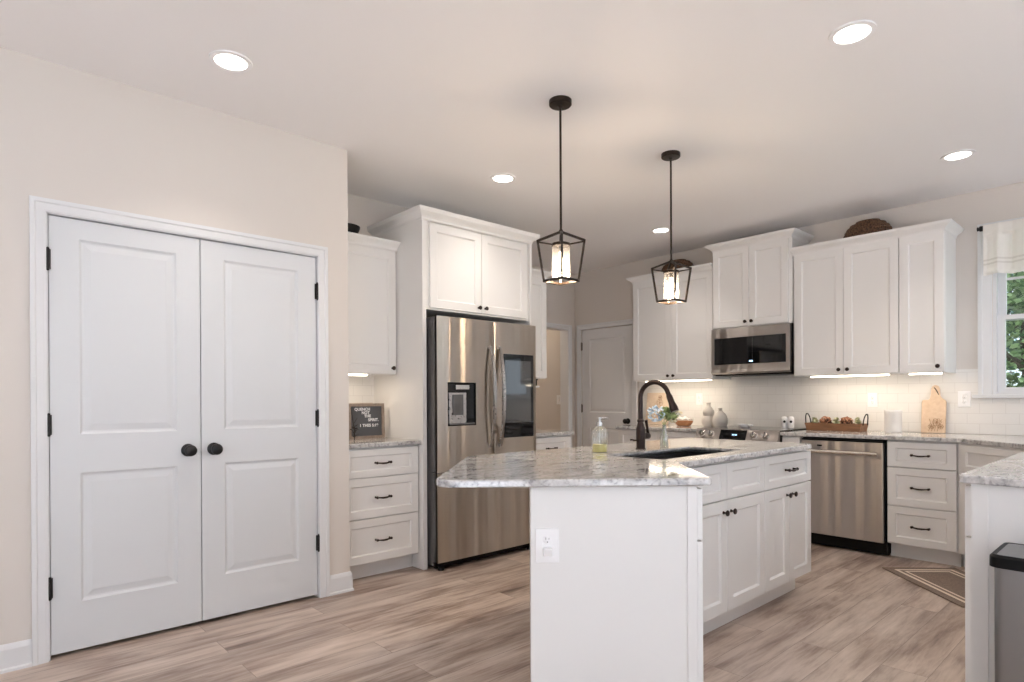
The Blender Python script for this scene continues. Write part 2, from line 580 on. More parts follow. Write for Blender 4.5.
        for (a, b, c, d) in sorted(panels, key=lambda p: p[2]):
            q(px0, px1, zs, c, yf)
            zs = d
            rings = [(0.0, 0.0)] + prof
            for (i0, d0), (i1, d1) in zip(rings, rings[1:]):
                self.add([(a + i0, yf + d0, c + i0), (b - i0, yf + d0, c + i0), (b - i0, yf + d0, d - i0), (a + i0, yf + d0, d - i0),
                          (a + i1, yf + d1, c + i1), (b - i1, yf + d1, c + i1), (b - i1, yf + d1, d - i1), (a + i1, yf + d1, d - i1)],
                         [(0, 1, 5, 4), (1, 2, 6, 5), (2, 3, 7, 6), (3, 0, 4, 7)])
            i1, d1 = rings[-1]
            q(a + i1, b - i1, c + i1, d - i1, yf + d1)
        q(px0, px1, zs, Z1, yf)
        return self
    def shaker(self, x0, x1, z0, z1, yf, th=0.02, rail=0.058, railz=None):
        rz = railz or rail
        return self.paneled(x0, x1, z0, z1, yf, th, [(x0 + rail, x1 - rail, z0 + rz, z1 - rz)], [(0.009, 0.010)])
    def mesh(self, name, m, smooth=False, fix=False):
        me = bpy.data.meshes.new(name)
        me.from_pydata([tuple(p) for p in self.v], [], self.f)
        if fix:
            bm = bmesh.new()
            bm.from_mesh(me)
            bmesh.ops.remove_doubles(bm, verts=bm.verts, dist=1e-6)
            bmesh.ops.recalc_face_normals(bm, faces=bm.faces)
            bm.to_mesh(me)
            bm.free()
        me.materials.append(M[m] if isinstance(m, str) else m)
        if smooth:
            me.polygons.foreach_set('use_smooth', [True] * len(me.polygons))
            me.update()
            try:
                me.set_sharp_from_angle(angle=radians(38))
            except Exception:
                pass
        return me
    def obj(self, name, m, parent=None, smooth=False, fix=False, bevel=0.0, loc=None, rot=None):
        o = bpy.data.objects.new(name, self.mesh(name, m, smooth, fix))
        COL.objects.link(o)
        if parent is not None: o.parent = parent
        if loc is not None: o.location = loc
        if rot is not None: o.rotation_euler = rot
        if bevel > 0:
            md = o.modifiers.new('bevel', 'BEVEL')
            md.width = bevel
            md.segments = 2
            md.limit_method = 'ANGLE'
            md.angle_limit = radians(40)
        return o

def tag(o, label, cat, group=None):
    o['label'] = label
    o['category'] = cat
    if group: o['group'] = group
    return o

def thing(name, label, cat, loc=(0, 0, 0), rz=0.0, group=None):
    o = bpy.data.objects.new(name, None)
    o.empty_display_size = 0.1
    COL.objects.link(o)
    o.location = loc
    o.rotation_euler = (0, 0, rz)
    return tag(o, label, cat, group)

def struct(o, label=None):
    o['kind'] = 'structure'
    if label: o['label'] = label
    return o

_shared = {}
def shared(key, make, name, parent, loc, rot=(0, 0, 0)):
    if key not in _shared: _shared[key] = make()
    o = bpy.data.objects.new(name, _shared[key])
    COL.objects.link(o)
    o.parent = parent
    o.location = loc
    o.rotation_euler = rot
    return o

def knob_mesh():
    b = B()
    b.lathe([(0.0085, 0), (0.0085, 0.002), (0.005, 0.004), (0.0045, 0.013), (0.010, 0.017), (0.0150, 0.021), (0.0155, 0.024), (0.013, 0.028), (0.006, 0.030), (0.0, 0.0305)], axis='-y', seg=16)
    return b.mesh('knob', 'bronze', True)

def pull_mesh():
    b = B()
    w = 0.052
    for s in (-1, 1):
        b.lathe([(0.0075, 0), (0.0055, 0.006), (0.0055, 0.020)], c=(s * w, 0, 0), axis='-y', seg=12)
        b.ball((s * w, -0.025, 0), 0.0092, 12, 8)
    b.tube([(-w, -0.025, 0), (-0.034, -0.027, -0.0015), (-0.012, -0.030, -0.004), (0.012, -0.030, -0.004), (0.034, -0.027, -0.0015), (w, -0.025, 0)], [0.0050, 0.0050, 0.0064, 0.0064, 0.0050, 0.0050], 10)
    return b.mesh('pull', 'bronze', True)

def add_knob(parent, x, y, z): return shared('knob', knob_mesh, 'knob', parent, (x, y, z))
def add_pull(parent, x, y, z): return shared('pull', pull_mesh, 'pull', parent, (x, y, z))

def door(parent, x0, x1, z0, z1, yf, knob=None, th=0.02):
    d = B().shaker(x0, x1, z0, z1, yf, th).obj('door', 'cab', parent)
    if knob: add_knob(d, knob[0], yf, knob[1])
    return d

def drawer(parent, x0, x1, z0, z1, yf, pull=True, th=0.02):
    d = B().shaker(x0, x1, z0, z1, yf, th, 0.055, 0.042 if z1 - z0 < 0.22 else 0.05).obj('drawer', 'cab', parent)
    if pull: add_pull(d, (x0 + x1) / 2, yf, (z0 + z1) / 2)
    return d

def sweep_profile(path, prof, name, m, parent, closed_top=True):
    """run a profile of (outward, z) along an open plan path with mitred corners; outward is to the right of travel"""
    P = [Vector((x, y)) for x, y in path]
    n = len(P)
    offs = []
    for i in range(n):
        dirs = []
        if i > 0: dirs.append((P[i] - P[i - 1]).normalized())
        if i < n - 1: dirs.append((P[i + 1] - P[i]).normalized())
        ns = [Vector((d.y, -d.x)) for d in dirs]
        if len(ns) == 1: offs.append(ns[0])
        else:
            s = ns[0] + ns[1]
            offs.append(s / (1 + ns[0].dot(ns[1])))
    k = len(prof)
    vs, fs = [], []
    for i in range(n):
        for o, z in prof:
            q = P[i] + offs[i] * o
            vs.append((q.x, q.y, z))
    for i in range(n - 1):
        for j in range(k - 1):
            a = i * k + j
            fs.append((a, a + k, a + k + 1, a + 1))
        fs.append((i * k + k - 1, (i + 1) * k + k - 1, (i + 1) * k, i * k))
    fs.append(tuple(range(k)))
    fs.append(tuple((n - 1) * k + j for j in range(k))[::-1])
    b = B().add(vs, fs)
    return b.obj(name, m, parent, fix=True)

CROWN = lambda z, h=0.062: [(0.0, z - 0.004), (0.004, z - 0.004), (0.006, z + 0.010), (0.016, z + 0.022), (0.034, z + 0.034), (0.046, z + 0.044), (0.050, z + h - 0.010), (0.052, z + h), (0.0, z + h)]

# ------------------------------------------------------------------ the room
struct(B().box(-7.2, 4.6, -3.4, YB + 0.12, -0.06, 0).obj('floor', 'floor'))
struct(B().box(-7.2, 4.6, -3.4, YB + 0.12, H, H + 0.08).obj('ceiling', 'ceiling'))
struct(B().box(-7.2, 4.6, -3.5, YB + 0.12, H + 0.09, 9.2).obj('wall_sun_blocker', 'trim'))  # unseen solid block added above the ceiling to keep sun off the trees
D0, D1, DH = 0.330, 1.620, 2.045           # pantry opening
# left wall with the pantry opening
struct(B().box(XP - 0.115, XP, -3.4, D0 - 0.012, 0, H).box(XP - 0.115, XP, D1 + 0.012, 1.824, 0, H)
       .box(XP - 0.115, XP, D0 - 0.012, D1 + 0.012, DH + 0.012, H).obj('wall_left', 'wall'))
struct(B().box(XL - 0.01, XP - 0.115, 1.709, 1.824, 0, H).obj('wall_pantry_side', 'wall'))
struct(B().box(XL - 0.12, XL, -0.2, 4.03, 0, H).box(XL, XP - 0.115, -0.2, -0.08, 0, H).obj('wall_refrigerator_side', 'wall'))
struct(B().box(-5.18, XL - 0.12, 3.91, 4.03, 0, H).obj('wall_hall_end', 'wall'))
# hall wall with cased opening
HX = -5.065
struct(B().box(HX - 0.12, HX, 4.03, 4.62, 0, H).box(HX - 0.12, HX, 5.60, YB, 0, H).box(HX - 0.12, HX, 4.62, 5.60, 2.05, H).obj('wall_hall', 'wall'))
struct(B().box(-7.2, HX - 0.12, 5.68, YB + 0.12, 0, H).box(-7.2, -7.05, 3.4, 5.68, 0, H).box(-7.2, -5.185, 3.4, 3.5, 0, H).obj('wall_mudroom', 'wall'))
# back wall with door and window openings
WX0, WX1, WZ0, WZ1 = -0.925, 0.165, 1.205, 2.40
struct(B().box(HX - 0.12, -4.96, YB, YB + 0.12, 0, H).box(-4.96, -4.185, YB, YB + 0.12, 2.04, H).box(-4.96, -4.185, YB + 0.06, YB + 0.12, 0, 2.04)  # backing added behind the door to keep outdoor light from leaking in
       .box(-4.185, WX0, YB, YB + 0.12, 0, H).box(WX1, 4.6, YB, YB + 0.12, 0, H)
       .box(WX0, WX1, YB, YB + 0.12, 0, WZ0).box(WX0, WX1, YB, YB + 0.12, WZ1, H).obj('wall_back', 'wall'))
# right wall of the dining end with a wide patio opening, unseen and sized to let daylight in
struct(B().box(4.5, 4.6, -3.4, -2.6, 0, H).box(4.5, 4.6, 5.45, YB, 0, H).box(4.5, 4.6, -2.6, 5.45, 2.55, H).box(4.5, 4.6, 1.30, 1.45, 0, 2.55).obj('wall_right', 'wall'))
# wall behind the camera with a wide unseen opening at the dining end, sized for daylight
struct(B().box(XP, -0.3, -3.5, -3.4, 0, H).box(4.2, 4.6, -3.5, -3.4, 0, H).box(-0.3, 4.2, -3.5, -3.4, 2.50, H).obj('wall_rear', 'wall'))

BASE = [(0.0, 0.0), (0.020, 0.0), (0.020, 0.012), (0.014, 0.018), (0.014, 0.098), (0.009, 0.112), (0.004, 0.120), (0.0, 0.120)]
def base_run(path, name):
    return struct(sweep_profile(path, BASE, name, 'trim', None))
base_run([(XP, -3.4), (XP, 0.261)], 'baseboard_left')
base_run([(XP, 1.684), (XP, 1.824), (XP - 0.06, 1.824)], 'baseboard_left_corner')
base_run([(HX, 5.648), (HX, YB), (-5.05, YB)], 'baseboard_hall')

# casings: flat board with a raised outer bead
def casing(name, x0, x1, z1, yf, wd=0.060, legs=(1, 1), parent=None, sill=None):
    """door casing in a local frame facing -y: opening x0..x1, head at z1"""
    prof = [(0.0, 0.0), (0.0, -0.011), (0.010, -0.014), (wd * 0.62, -0.014), (wd * 0.72, -0.019), (wd, -0.019), (wd, 0.0)]
    b = B()
    n = len(prof)
    zb = 0.0 if sill is None else sill
    rows = []
    stations = [('L', zb), ('LT', z1), ('RT', z1), ('R', zb)]
    for s, z in stations:
        row = []
        for d, y in prof:
            if s == 'L': row.append((x0 - d, yf + y, z))
            elif s == 'LT': row.append((x0 - d, yf + y, z + d))
            elif s == 'RT': row.append((x1 + d, yf + y, z + d))
            else: row.append((x1 + d, yf + y, z))
        rows.append(row)
    for a, c in zip(rows, rows[1:]):
        b.add(a + c, [(i, (i + 1) % n, n + (i + 1) % n, n + i) for i in range(n)])
    return b.obj(name, 'trim', parent, fix=True)

def setting(o): return struct(o)

def local(o, loc, rz):
    o.location = loc
    o.rotation_euler = (0, 0, rz)
    return o

# pantry casing and jamb (frame of the opening), facing +x
c = casing('trim_1', D0 - 0.008, D1 + 0.003, DH + 0.006, 0.0)
setting(local(c, (XP, 0, 0), pi / 2))
setting(B().box(XP - 0.115, XP - 0.001, D0 - 0.012, D0 - 0.001, 0, DH + 0.012).box(XP - 0.115, XP - 0.001, D1 + 0.001, D1 + 0.012, 0, DH + 0.012)
        .box(XP - 0.115, XP - 0.001, D0 - 0.001, D1 + 0.001, DH + 0.003, DH + 0.012).obj('trim_2', 'trim'))
# hall opening
c = casing('trim_3', 4.634, 5.586, 2.036, 0.0)
setting(local(c, (HX, 0, 0), pi / 2))
setting(B().box(HX - 0.125, HX - 0.0005, 4.621, 4.634, 0, 2.036).box(HX - 0.125, HX - 0.0005, 5.586, 5.599, 0, 2.036).box(HX - 0.125, HX - 0.0005, 4.621, 5.599, 2.036, 2.049).obj('trim_4', 'trim'))
# back door casing
c = casing('trim_5', -4.958, -4.187, 2.035, 0.0)
setting(local(c, (0, YB, 0), 0))

def hinge_mesh():
    b = B()
    b.box(-0.012, 0.012, -0.003, 0.0, -0.046, 0.046)
    b.lathe([(0.0082, -0.046), (0.0082, 0.046)], c=(0, -0.012, 0), seg=12)
    b.ball((0, -0.012, 0.048), 0.0065, 8, 6).ball((0, -0.012, -0.048), 0.0065, 8, 6)
    return b

def door_knob(parent, x, y, z):
    k = B()
    k.lathe([(0.033, 0), (0.033, 0.005), (0.024, 0.010), (0.012, 0.014), (0.011, 0.034), (0.022, 0.042), (0.0295, 0.052), (0.0285, 0.062), (0.020, 0.069), (0.0, 0.071)], axis='-y', seg=24)
    return k.obj('door_knob', 'black', parent, True, loc=(x, y, z))

RAISED = [(0.010, 0.0085), (0.017, 0.0095), (0.046, 0.0035)]
def room_door(name, w, h, knob_x, hinge_x, hinge_mat, loc, rz, m='door', hz=(0.31, 1.06, 1.82), pan=None):
    o = B().paneled(0, w, 0, h, 0, 0.035, pan(w, h), RAISED).obj(name, m)
    struct(o)
    local(o, loc, rz)
    door_knob(o, knob_x, 0, 0.93 - loc[2])
    for z in hz:
        hinge_mesh().obj('hinge', hinge_mat, o, True, loc=(hinge_x, 0.0, z))
    return o

two = lambda w, h: [(0.115, w - 0.112, 0.225, 0.83), (0.115, w - 0.112, 1.012, h - 0.092)]
ZD = 0.020
room_door('door_1', 0.6405, 2.022, 0.578, -0.004, 'hinge', (XP - 0.008, D0 + 0.002, ZD), pi / 2, pan=two)
room_door('door_2', 0.6405, 2.022, 0.060, 0.6445, 'hinge', (XP - 0.008, D0 + 0.6465, ZD), pi / 2, pan=two)
room_door('door_3', 0.765, 2.018, 0.688, -0.004, 'greyhinge', (-4.955, YB + 0.010, 0.012), 0, 'trim',
          pan=lambda w, h: [(0.115, w - 0.115, 0.225, 0.83), (0.115, w - 0.115, 1.012, h - 0.115)])

# window: frame, two sashes, panes, sill and casing
wn = bpy.data.objects.new('window_1', None)
COL.objects.link(wn)
struct(wn)
wn.location = (0, YB, 0)
c = casing('window_casing', WX0 - 0.003, WX1 + 0.003, WZ1, 0.0, 0.085, parent=wn, sill=WZ0)
B().box(WX0 - 0.12, WX1 + 0.12, -0.045, 0.01, WZ0 - 0.026, WZ0).obj('window_sill', 'trim', wn, bevel=0.003)
B().box(WX0, WX0 + 0.022, 0.0, 0.12, WZ0, WZ1).box(WX1 - 0.022, WX1, 0.0, 0.12, WZ0, WZ1).box(WX0 + 0.022, WX1 - 0.022, 0.0, 0.12, WZ1 - 0.022, WZ1).box(WX0 + 0.022, WX1 - 0.022, 0.0, 0.12, WZ0, WZ0 + 0.014).obj('window_frame', 'trim', wn)
MR = 1.775
def sash(x0, x1, z0, z1, y, munt):
    s = B()
    t = 0.046
    s.box(x0, x0 + t, y, y + 0.035, z0, z1).box(x1 - t, x1, y, y + 0.035, z0, z1).box(x0 + t, x1 - t, y, y + 0.035, z0, z0 + t * 0.85).box(x0 + t, x1 - t, y, y + 0.035, z1 - t * 0.75, z1)
    if munt:
        s.box(x0 + t, x1 - t, y + 0.008, y + 0.028, (z0 + z1) / 2 - 0.009, (z0 + z1) / 2 + 0.009)
        for k in (1, 2):
            xx = x0 + t + (x1 - x0 - 2 * t) * k / 3
            s.box(xx - 0.009, xx + 0.009, y + 0.008, y + 0.028, z0 + t * .85, z1 - t * .75)
    o = s.obj('window_sash', 'trim', wn)
    B().box(x0 + t, x1 - t, y + 0.016, y + 0.019, z0 + t * .85, z1 - t * .75).obj('window_pane', 'pane', o)
    return o
sash(WX0 + 0.022, WX1 - 0.022, WZ0 + 0.014, MR + 0.02, 0.035, False)
sash(WX0 + 0.022, WX1 - 0.022, MR - 0.02, WZ1 - 0.022, 0.072, True)
B().box(-0.43, -0.33, 0.02, 0.035, MR + 0.02, MR + 0.032).obj('window_lock', 'white', wn)

# tile
struct(B().box(-4.095, -1.012, YB - 0.008, YB - 0.0005, ZT + 0.001, 1.40).box(-1.012, 0.30, YB - 0.008, YB - 0.0005, ZT + 0.001, WZ0 - 0.03)
       .obj('trim_backsplash', 'tileX'))
struct(B().box(XL + 0.0005, XL + 0.008, 1.826, 2.42, ZT + 0.001, 1.40).obj('trim_nook_backsplash', 'tileY'))

# ------------------------------------------------------------------ wall cabinets
def upper(name, label, x0, x1, z0, z1, org, rz, doors, crown_path, crown_z, group=None, depth=0.33, crown_h=0.062):
    """doors: (xa, xb, knob_x or None); local frame: wall at y=0, front towards -y"""
    t = thing(name, label, 'cabinet', org, rz, group)
    w = x1 - x0
    b = B()
    b.box(0, w, -depth, -0.001, z0 + 0.022, z1)                # carcass
    b.box(0, 0.018, -depth, -0.001, z0, z0 + 0.0225).box(w - 0.018, w, -depth, -0.001, z0, z0 + 0.0225)
    b.box(0.018, w - 0.018, -depth, -depth + 0.019, z0, z0 + 0.0225)
    b.obj('cabinet_box', 'cab', t)
    for xa, xb, kx in doors:
        door(t, xa - x0, xb - x0, z0 + 0.006, z1 - 0.012, -depth - 0.02, (kx - x0, z0 + 0.046) if kx is not None else None)
    if crown_path:
        sweep_profile([(x - x0, y) for x, y in crown_path], CROWN(crown_z, crown_h), 'crown_moulding', 'cab', t)
    return t

G = 0.0015
dF = -0.35
upper('wall_cabinet', 'white double-door wall cabinet left of the microwave, under a dark round basket', -3.93, -2.998, 1.372, 2.425, (-3.93, YB, 0), 0,
      [(-3.926, -3.461 - G, -3.492), (-3.461 + G, -3.003, -3.430)],
      [(-3.93, -0.001), (-3.93, dF), (-2.998, dF)], 2.415)
upper('wall_cabinet', 'short white double-door cabinet right above the microwave', -2.994, -2.252, 1.842, 2.590, (-2.994, YB, 0), 0,
      [(-2.990, -2.634 - G, -2.664), (-2.634 + G, -2.282, -2.604)],
      [(-2.994, -0.001), (-2.994, dF - 0.015), (-2.252, dF - 0.015), (-2.252, -0.001)], 2.580, depth=0.345)
upper('wall_cabinet', 'white double-door wall cabinet right of the microwave, with a wicker basket on top', -2.246, -1.4445, 1.372, 2.425, (-2.246, YB, 0), 0,
      [(-2.232, -1.840 - G, -1.872), (-1.840 + G, -1.4475, -1.806)],
      [(-2.246, dF), (-1.4445, dF)], 2.415)
upper('wall_cabinet', 'narrow white single-door wall cabinet nearest the window', -1.4435, -1.150, 1.372, 2.425, (-1.4435, YB, 0), 0,
      [(-1.4405, -1.154, -1.190)],
      [(-1.4435, dF), (-1.150, dF), (-1.150, -0.001)], 2.415)
# refrigerator wall (local x = +Y)
R90 = pi / 2
upper('wall_cabinet', 'white wall cabinet in the nook above the letter board', 1.832, 2.4145, 1.372, 2.285, (XL, 1.832, 0), R90,
      [(1.836, 2.404, 2.372)], [(1.832, dF), (2.4145, dF)], 2.278, crown_h=0.058)
upper('wall_cabinet', 'white wall cabinet on the far side of the refrigerator', 3.487, 3.990, 1.372, 2.285, (XL, 3.487, 0), R90,
      [(3.491, 3.986, 3.525)], [(3.487, dF), (3.990, dF), (3.990, -0.001)], 2.278, crown_h=0.058)

# over-refrigerator cabinet with its tall side panels
t = thing('refrigerator_cabinet', 'white double-door cabinet over the refrigerator with tall side panels', 'cabinet', (XL, 2.417, 0), R90)
PD = 0.672
B().box(0.034, 1.046, -0.645, -0.001, 1.825, 2.455).obj('cabinet_box', 'cab', t)
B().box(0, 0.0335, -PD, -0.001, 0, 2.455).obj('side_panel', 'cab', t, bevel=0.0015)
B().box(1.0465, 1.068, -PD, -0.001, 0, 2.455).obj('side_panel', 'cab', t, bevel=0.0015)
door(t, 0.073, 0.5425, 1.838, 2.440, -0.665, (0.512, 1.876))
door(t, 0.5455, 1.022, 1.838, 2.440, -0.665, (0.576, 1.876))
sweep_profile([(0, -0.001), (0, -PD), (1.066, -PD), (1.066, -0.001)], CROWN(2.450, 0.072), 'crown_moulding', 'cab', t)

# ------------------------------------------------------------------ base cabinets
def base_box(t, w, depth=0.60, x0=0.0, toe=0.075, name='cabinet_box'):
    B().box(x0, x0 + w, -depth, -0.001, 0.108, ZU - 0.001).obj(name, 'cab', t)
    B().box(x0, x0 + w, -depth + toe, -0.001, 0, 0.109).obj('toe_kick', 'cab', t)

ROWS = [(0.118, 0.404), (0.411, 0.673), (0.680, 0.862)]
# nook drawers
t = thing('base_cabinet', 'white three-drawer base cabinet in the nook beside the refrigerator', 'cabinet', (XL, 1.830, 0), R90)
base_box(t, 0.584, 0.608)
for z0, z1 in ROWS: drawer(t, 0.004, 0.574, z0, z1, -0.63)
# beyond the refrigerator
t = thing('base_cabinet', 'white base cabinet at the far side of the refrigerator', 'cabinet', (XL, 3.487, 0), R90)
base_box(t, 0.508, 0.608)
drawer(t, 0.004, 0.504, 0.680, 0.862, -0.63)
door(t, 0.004, 0.504, 0.118, 0.673, -0.63, (0.044, 0.61))
# back wall, left of the range
t = thing('base_cabinet', 'white base cabinet left of the range under the floral board', 'cabinet', (-3.925, YB, 0), 0)
base_box(t, 0.925)
for a, b_ in ((0.004, 0.461), (0.464, 0.921)):
    drawer(t, a, b_, 0.680, 0.862, -0.62)
    door(t, a, b_, 0.118, 0.673, -0.62, ((b_ - 0.04) if a < 0.1 else (a + 0.04), 0.61))
# filler between range and dishwasher
t = thing('base_cabinet', 'slim white filler cabinet between the range and the dishwasher', 'cabinet', (-2.228, YB, 0), 0)
base_box(t, 0.150)
B().shaker(0.003, 0.147, 0.118, 0.862, -0.62, 0.02, 0.042).obj('door', 'cab', t)
# drawers right of the dishwasher
t = thing('base_cabinet', 'white three-drawer base cabinet right of the dishwasher', 'cabinet', (-1.452, YB, 0), 0)
base_box(t, 0.430)
for z0, z1 in ((0.118, 0.390), (0.397, 0.673), (0.680, 0.862)): drawer(t, 0.004, 0.426, z0, z1, -0.625)
# diagonal corner
t = thing('corner_cabinet', 'white diagonal corner cabinet behind the brown rug', 'cabinet', (-1.020, 5.115, 0), -pi / 4)
q = sqrt(0.5)
def to_loc(x, y):
    dx, dy = x + 1.020, y - 5.115
    return (dx * q - dy * q, dx * q + dy * q)
foot = [(-1.020, 5.115), (-0.500, 4.595), (0.10, 4.595), (0.10, YB - 0.002), (-1.020, YB - 0.002)]
B().prism([to_loc(*p) for p in foot], 0.108, ZU - 0.001).obj('cabinet_box', 'cab', t)
B().box(-0.075, 0.70, 0.075, 0.30, 0, 0.1075).obj('toe_kick', 'cab', t)
drawer(t, 0.045, 0.69, 0.680, 0.862, -0.02, False)
for a, b_, k in ((0.045, 0.366, 0.33), (0.369, 0.69, 0.405)): door(t, a, b_, 0.118, 0.673, -0.02, (k, 0.61))
# peninsula (fronts face -x)
PX = -0.500
t = thing('peninsula_cabinet', 'white peninsula base cabinet behind the steel trash can', 'cabinet', (PX, 4.59, 0), -pi / 2)
L_ = 4.59 - 2.735
B().box(0, L_, 0.0, 0.60, 0.108, ZU - 0.001).obj('cabinet_box', 'cab', t)
B().box(0, L_, 0.075, 0.60, 0, 0.109).obj('toe_kick', 'cab', t)
B().box(L_ + 0.0005, L_ + 0.019, -0.002, 0.62, 0, ZU - 0.001).box(L_ + 0.019, L_ + 0.024, -0.002, 0.046, 0, ZU - 0.001).obj('end_panel', 'cab', t)
for k in range(3):
    a, b_ = 0.12 + k * 0.578, 0.12 + k * 0.578 + 0.574
    drawer(t, a, b_, 0.680, 0.862, -0.027)
    for a2, b2, kx in ((a, a + 0.2855, a + 0.25), (a + 0.2885, b_, a + 0.325)): door(t, a2, b2, 0.118, 0.673, -0.027, (kx, 0.61))

# ------------------------------------------------------------------ counters
def rounded(poly, radii, seg=7):
    out = []
    n = len(poly)
    for i in range(n):
        r = radii[i]
        p = Vector(poly[i]); a = (Vector(poly[i - 1]) - p).normalized(); c = (Vector(poly[(i + 1) % n]) - p).normalized()
        if r <= 0:
            out.append(tuple(p)); continue
        half = math.acos(max(-1, min(1, a.dot(c)))) / 2
        d = r / math.tan(half)
        s, e = p + a * d, p + c * d
        ctr = p + (a + c).normalized() * (r / sin(half))
        a0 = math.atan2(s.y - ctr.y, s.x - ctr.x); a1 = math.atan2(e.y - ctr.y, e.x - ctr.x)
        da = (a1 - a0 + pi) % (2 * pi) - pi
        for k in range(seg + 1):
            w = a0 + da * k / seg
            out.append((ctr.x + r * cos(w), ctr.y + r * sin(w)))
    return out

def offset(poly, d):
    """move a counter-clockwise outline inwards by d"""
    n = len(poly); out = []
    for i in range(n):
        p0, p1, p2 = Vector(poly[i - 1]), Vector(poly[i]), Vector(poly[(i + 1) % n])
        n1 = (p1 - p0).normalized(); n2 = (p2 - p1).normalized()
        a = Vector((-n1.y, n1.x)); b = Vector((-n2.y, n2.x))
        s = (a + b) / max(0.2, (1 + a.dot(b)))
        out.append((p1.x + s.x * d, p1.y + s.y * d))
    return out

def ccw(poly):
    a = sum(poly[i - 1][0] * poly[i][1] - poly[i][0] * poly[i - 1][1] for i in range(len(poly)))
    return poly if a > 0 else poly[::-1]

def slab(name, outline, holes, label, z0=ZU, z1=ZT, e=0.006):
    """stone slab with an eased top edge and cut-outs"""
    outline = ccw(outline)
    bm = bmesh.new()
    def ring(pts, z): return [bm.verts.new((x, y, z)) for x, y in pts]
    def skin(a, b):
        n = len(a)
        for i in range(n):
            bm.faces.new((a[i], a[(i + 1) % n], b[(i + 1) % n], b[i]))
    bot = ring(offset(outline, e * 0.5), z0)
    b1 = ring(outline, z0 + e * 0.7)
    b2 = ring(outline, z1 - e)
    b3 = ring(offset(outline, e * 0.35), z1 - e * 0.3)
    top = ring(offset(outline, e), z1)
    skin(bot, b1); skin(b1, b2); skin(b2, b3); skin(b3, top)
    ht, hb = [], []
    for h in holes:
        h = ccw(h)
        u, k, d = ring(h, z1), ring(h, z1 - 0.012), ring(offset(h, -0.022), z0)
        skin(u, k); skin(k, d)
        ht.append(u); hb.append(d)
    for outer, inner in ((top, ht), (bot, hb)):
        es = []
        for loop in [outer] + inner:
            for i in range(len(loop)):
                ed = bm.edges.get((loop[i], loop[(i + 1) % len(loop)]))
                es.append(ed)
        bmesh.ops.triangle_fill(bm, edges=es, use_beauty=True)
    bmesh.ops.recalc_face_normals(bm, faces=bm.faces)
    me = bpy.data.meshes.new(name)
    bm.to_mesh(me); bm.free()
    me.materials.append(M['granite'])
    o = bpy.data.objects.new(name, me)
    COL.objects.link(o)
    # origin at the slab's base
    return tag(o, label, 'countertop')

slab('countertop', [(XL + 0.009, 1.827), (XL + 0.009, 2.4155), (XL + 0.650, 2.4155), (XL + 0.650, 1.827)], [], 'short grey granite countertop in the nook under the letter board')
slab('countertop', rounded([(XL + 0.002, 3.4865), (XL + 0.002, 4.026), (XL + 0.655, 4.026), (XL + 0.655, 3.4865)], [0, 0.01, 0.03, 0]), [], 'short grey granite countertop on the far side of the refrigerator')
slab('countertop', rounded([(-3.950, YB - 0.009), (-3.950, 5.070), (-2.996, 5.070), (-2.996, YB - 0.009)], [0, 0.03, 0, 0]), [], 'grey granite countertop left of the range under the floral board')
slab('countertop', rounded([(-2.229, YB - 0.009), (-2.229, 5.070), (-1.005, 5.070), (-0.540, 4.605), (-0.540, 2.690), (0.20, 2.690), (0.20, YB - 0.009)],
                           [0, 0, 0.05, 0.05, 0.03, 0.03, 0]), [], 'long grey granite countertop wrapping from the tray to the peninsula')
ISL = rounded([(-1.752, 1.232), (-1.106, 1.977), (-1.480, 2.352), (-1.497, 3.895), (-2.385, 3.895), (-2.385, 1.885)], [0.07, 0.022, 0.008, 0.07, 0.06, 0.07])
SX0, SX1, SY0, SY1 = -1.930, -1.602, 2.41, 3.18
sink_hole = rounded([(SX0, SY0), (SX1, SY0), (SX1, SY1), (SX0, SY1)], [0.012] * 4, 4)
slab('island_countertop', ISL, [sink_hole], 'angled grey granite countertop on the island with the sink cut-out', z0=0.879, e=0.006)

# ------------------------------------------------------------------ island
d_ = Vector((cos(radians(48.6)), sin(radians(48.6))))
n_ = Vector((d_.y, -d_.x))
PL = Vector((-1.562, 1.523))
PW = 0.592
PR = PL + d_ * PW
dep = 0.52
t = thing('kitchen_island', 'white angled kitchen island with shaker doors and an outlet on its near end', 'island', (-1.85, 2.7, 0))
I0 = Vector((-1.85, 2.7))
def il(p): return (p[0] - I0.x, p[1] - I0.y)
IFX = -1.545
wb = PL + Vector((cos(radians(136.3)), sin(radians(136.3)))) * dep
corner_w = PR - n_ * 0.455
body = [tuple(PL), tuple(PR), (IFX, corner_w.y + 0.03), (IFX, 3.885), (-2.13, 3.885), (-2.13, 2.10), tuple(wb)]
hs = offset(sink_hole if False else ccw([(SX0, SY0), (SX1, SY0), (SX1, SY1), (SX0, SY1)]), -0.03)
# body shell: open-topped, so the sink hangs free inside
bb = B()
bp_ = [il(p) for p in ccw(body)]
nb = len(bp_)
inn = offset(bp_, 0.018)
bb.add([(x, y, 0.108) for x, y in bp_] + [(x, y, ZU - 0.001) for x, y in bp_] + [(x, y, ZU - 0.001) for x, y in inn] + [(x, y, 0.126) for x, y in inn],
       [tuple(range(nb))[::-1]] + [(i, (i + 1) % nb, nb + (i + 1) % nb, nb + i) for i in range(nb)]
       + [(nb + i, nb + (i + 1) % nb, 2 * nb + (i + 1) % nb, 2 * nb + i) for i in range(nb)]
       + [(2 * nb + i, 2 * nb + (i + 1) % nb, 3 * nb + (i + 1) % nb, 3 * nb + i) for i in range(nb)] + [tuple(3 * nb + i for i in range(nb))])
bb.obj('cabinet_box', 'cab', t)
tk = [tuple(PL), tuple(PR - d_ * 0.075), tuple(corner_w - d_ * 0.09), (IFX - 0.062, corner_w.y), (IFX - 0.062, 3.86), (-2.12, 3.86), (-2.12, 2.12), tuple(wb)]
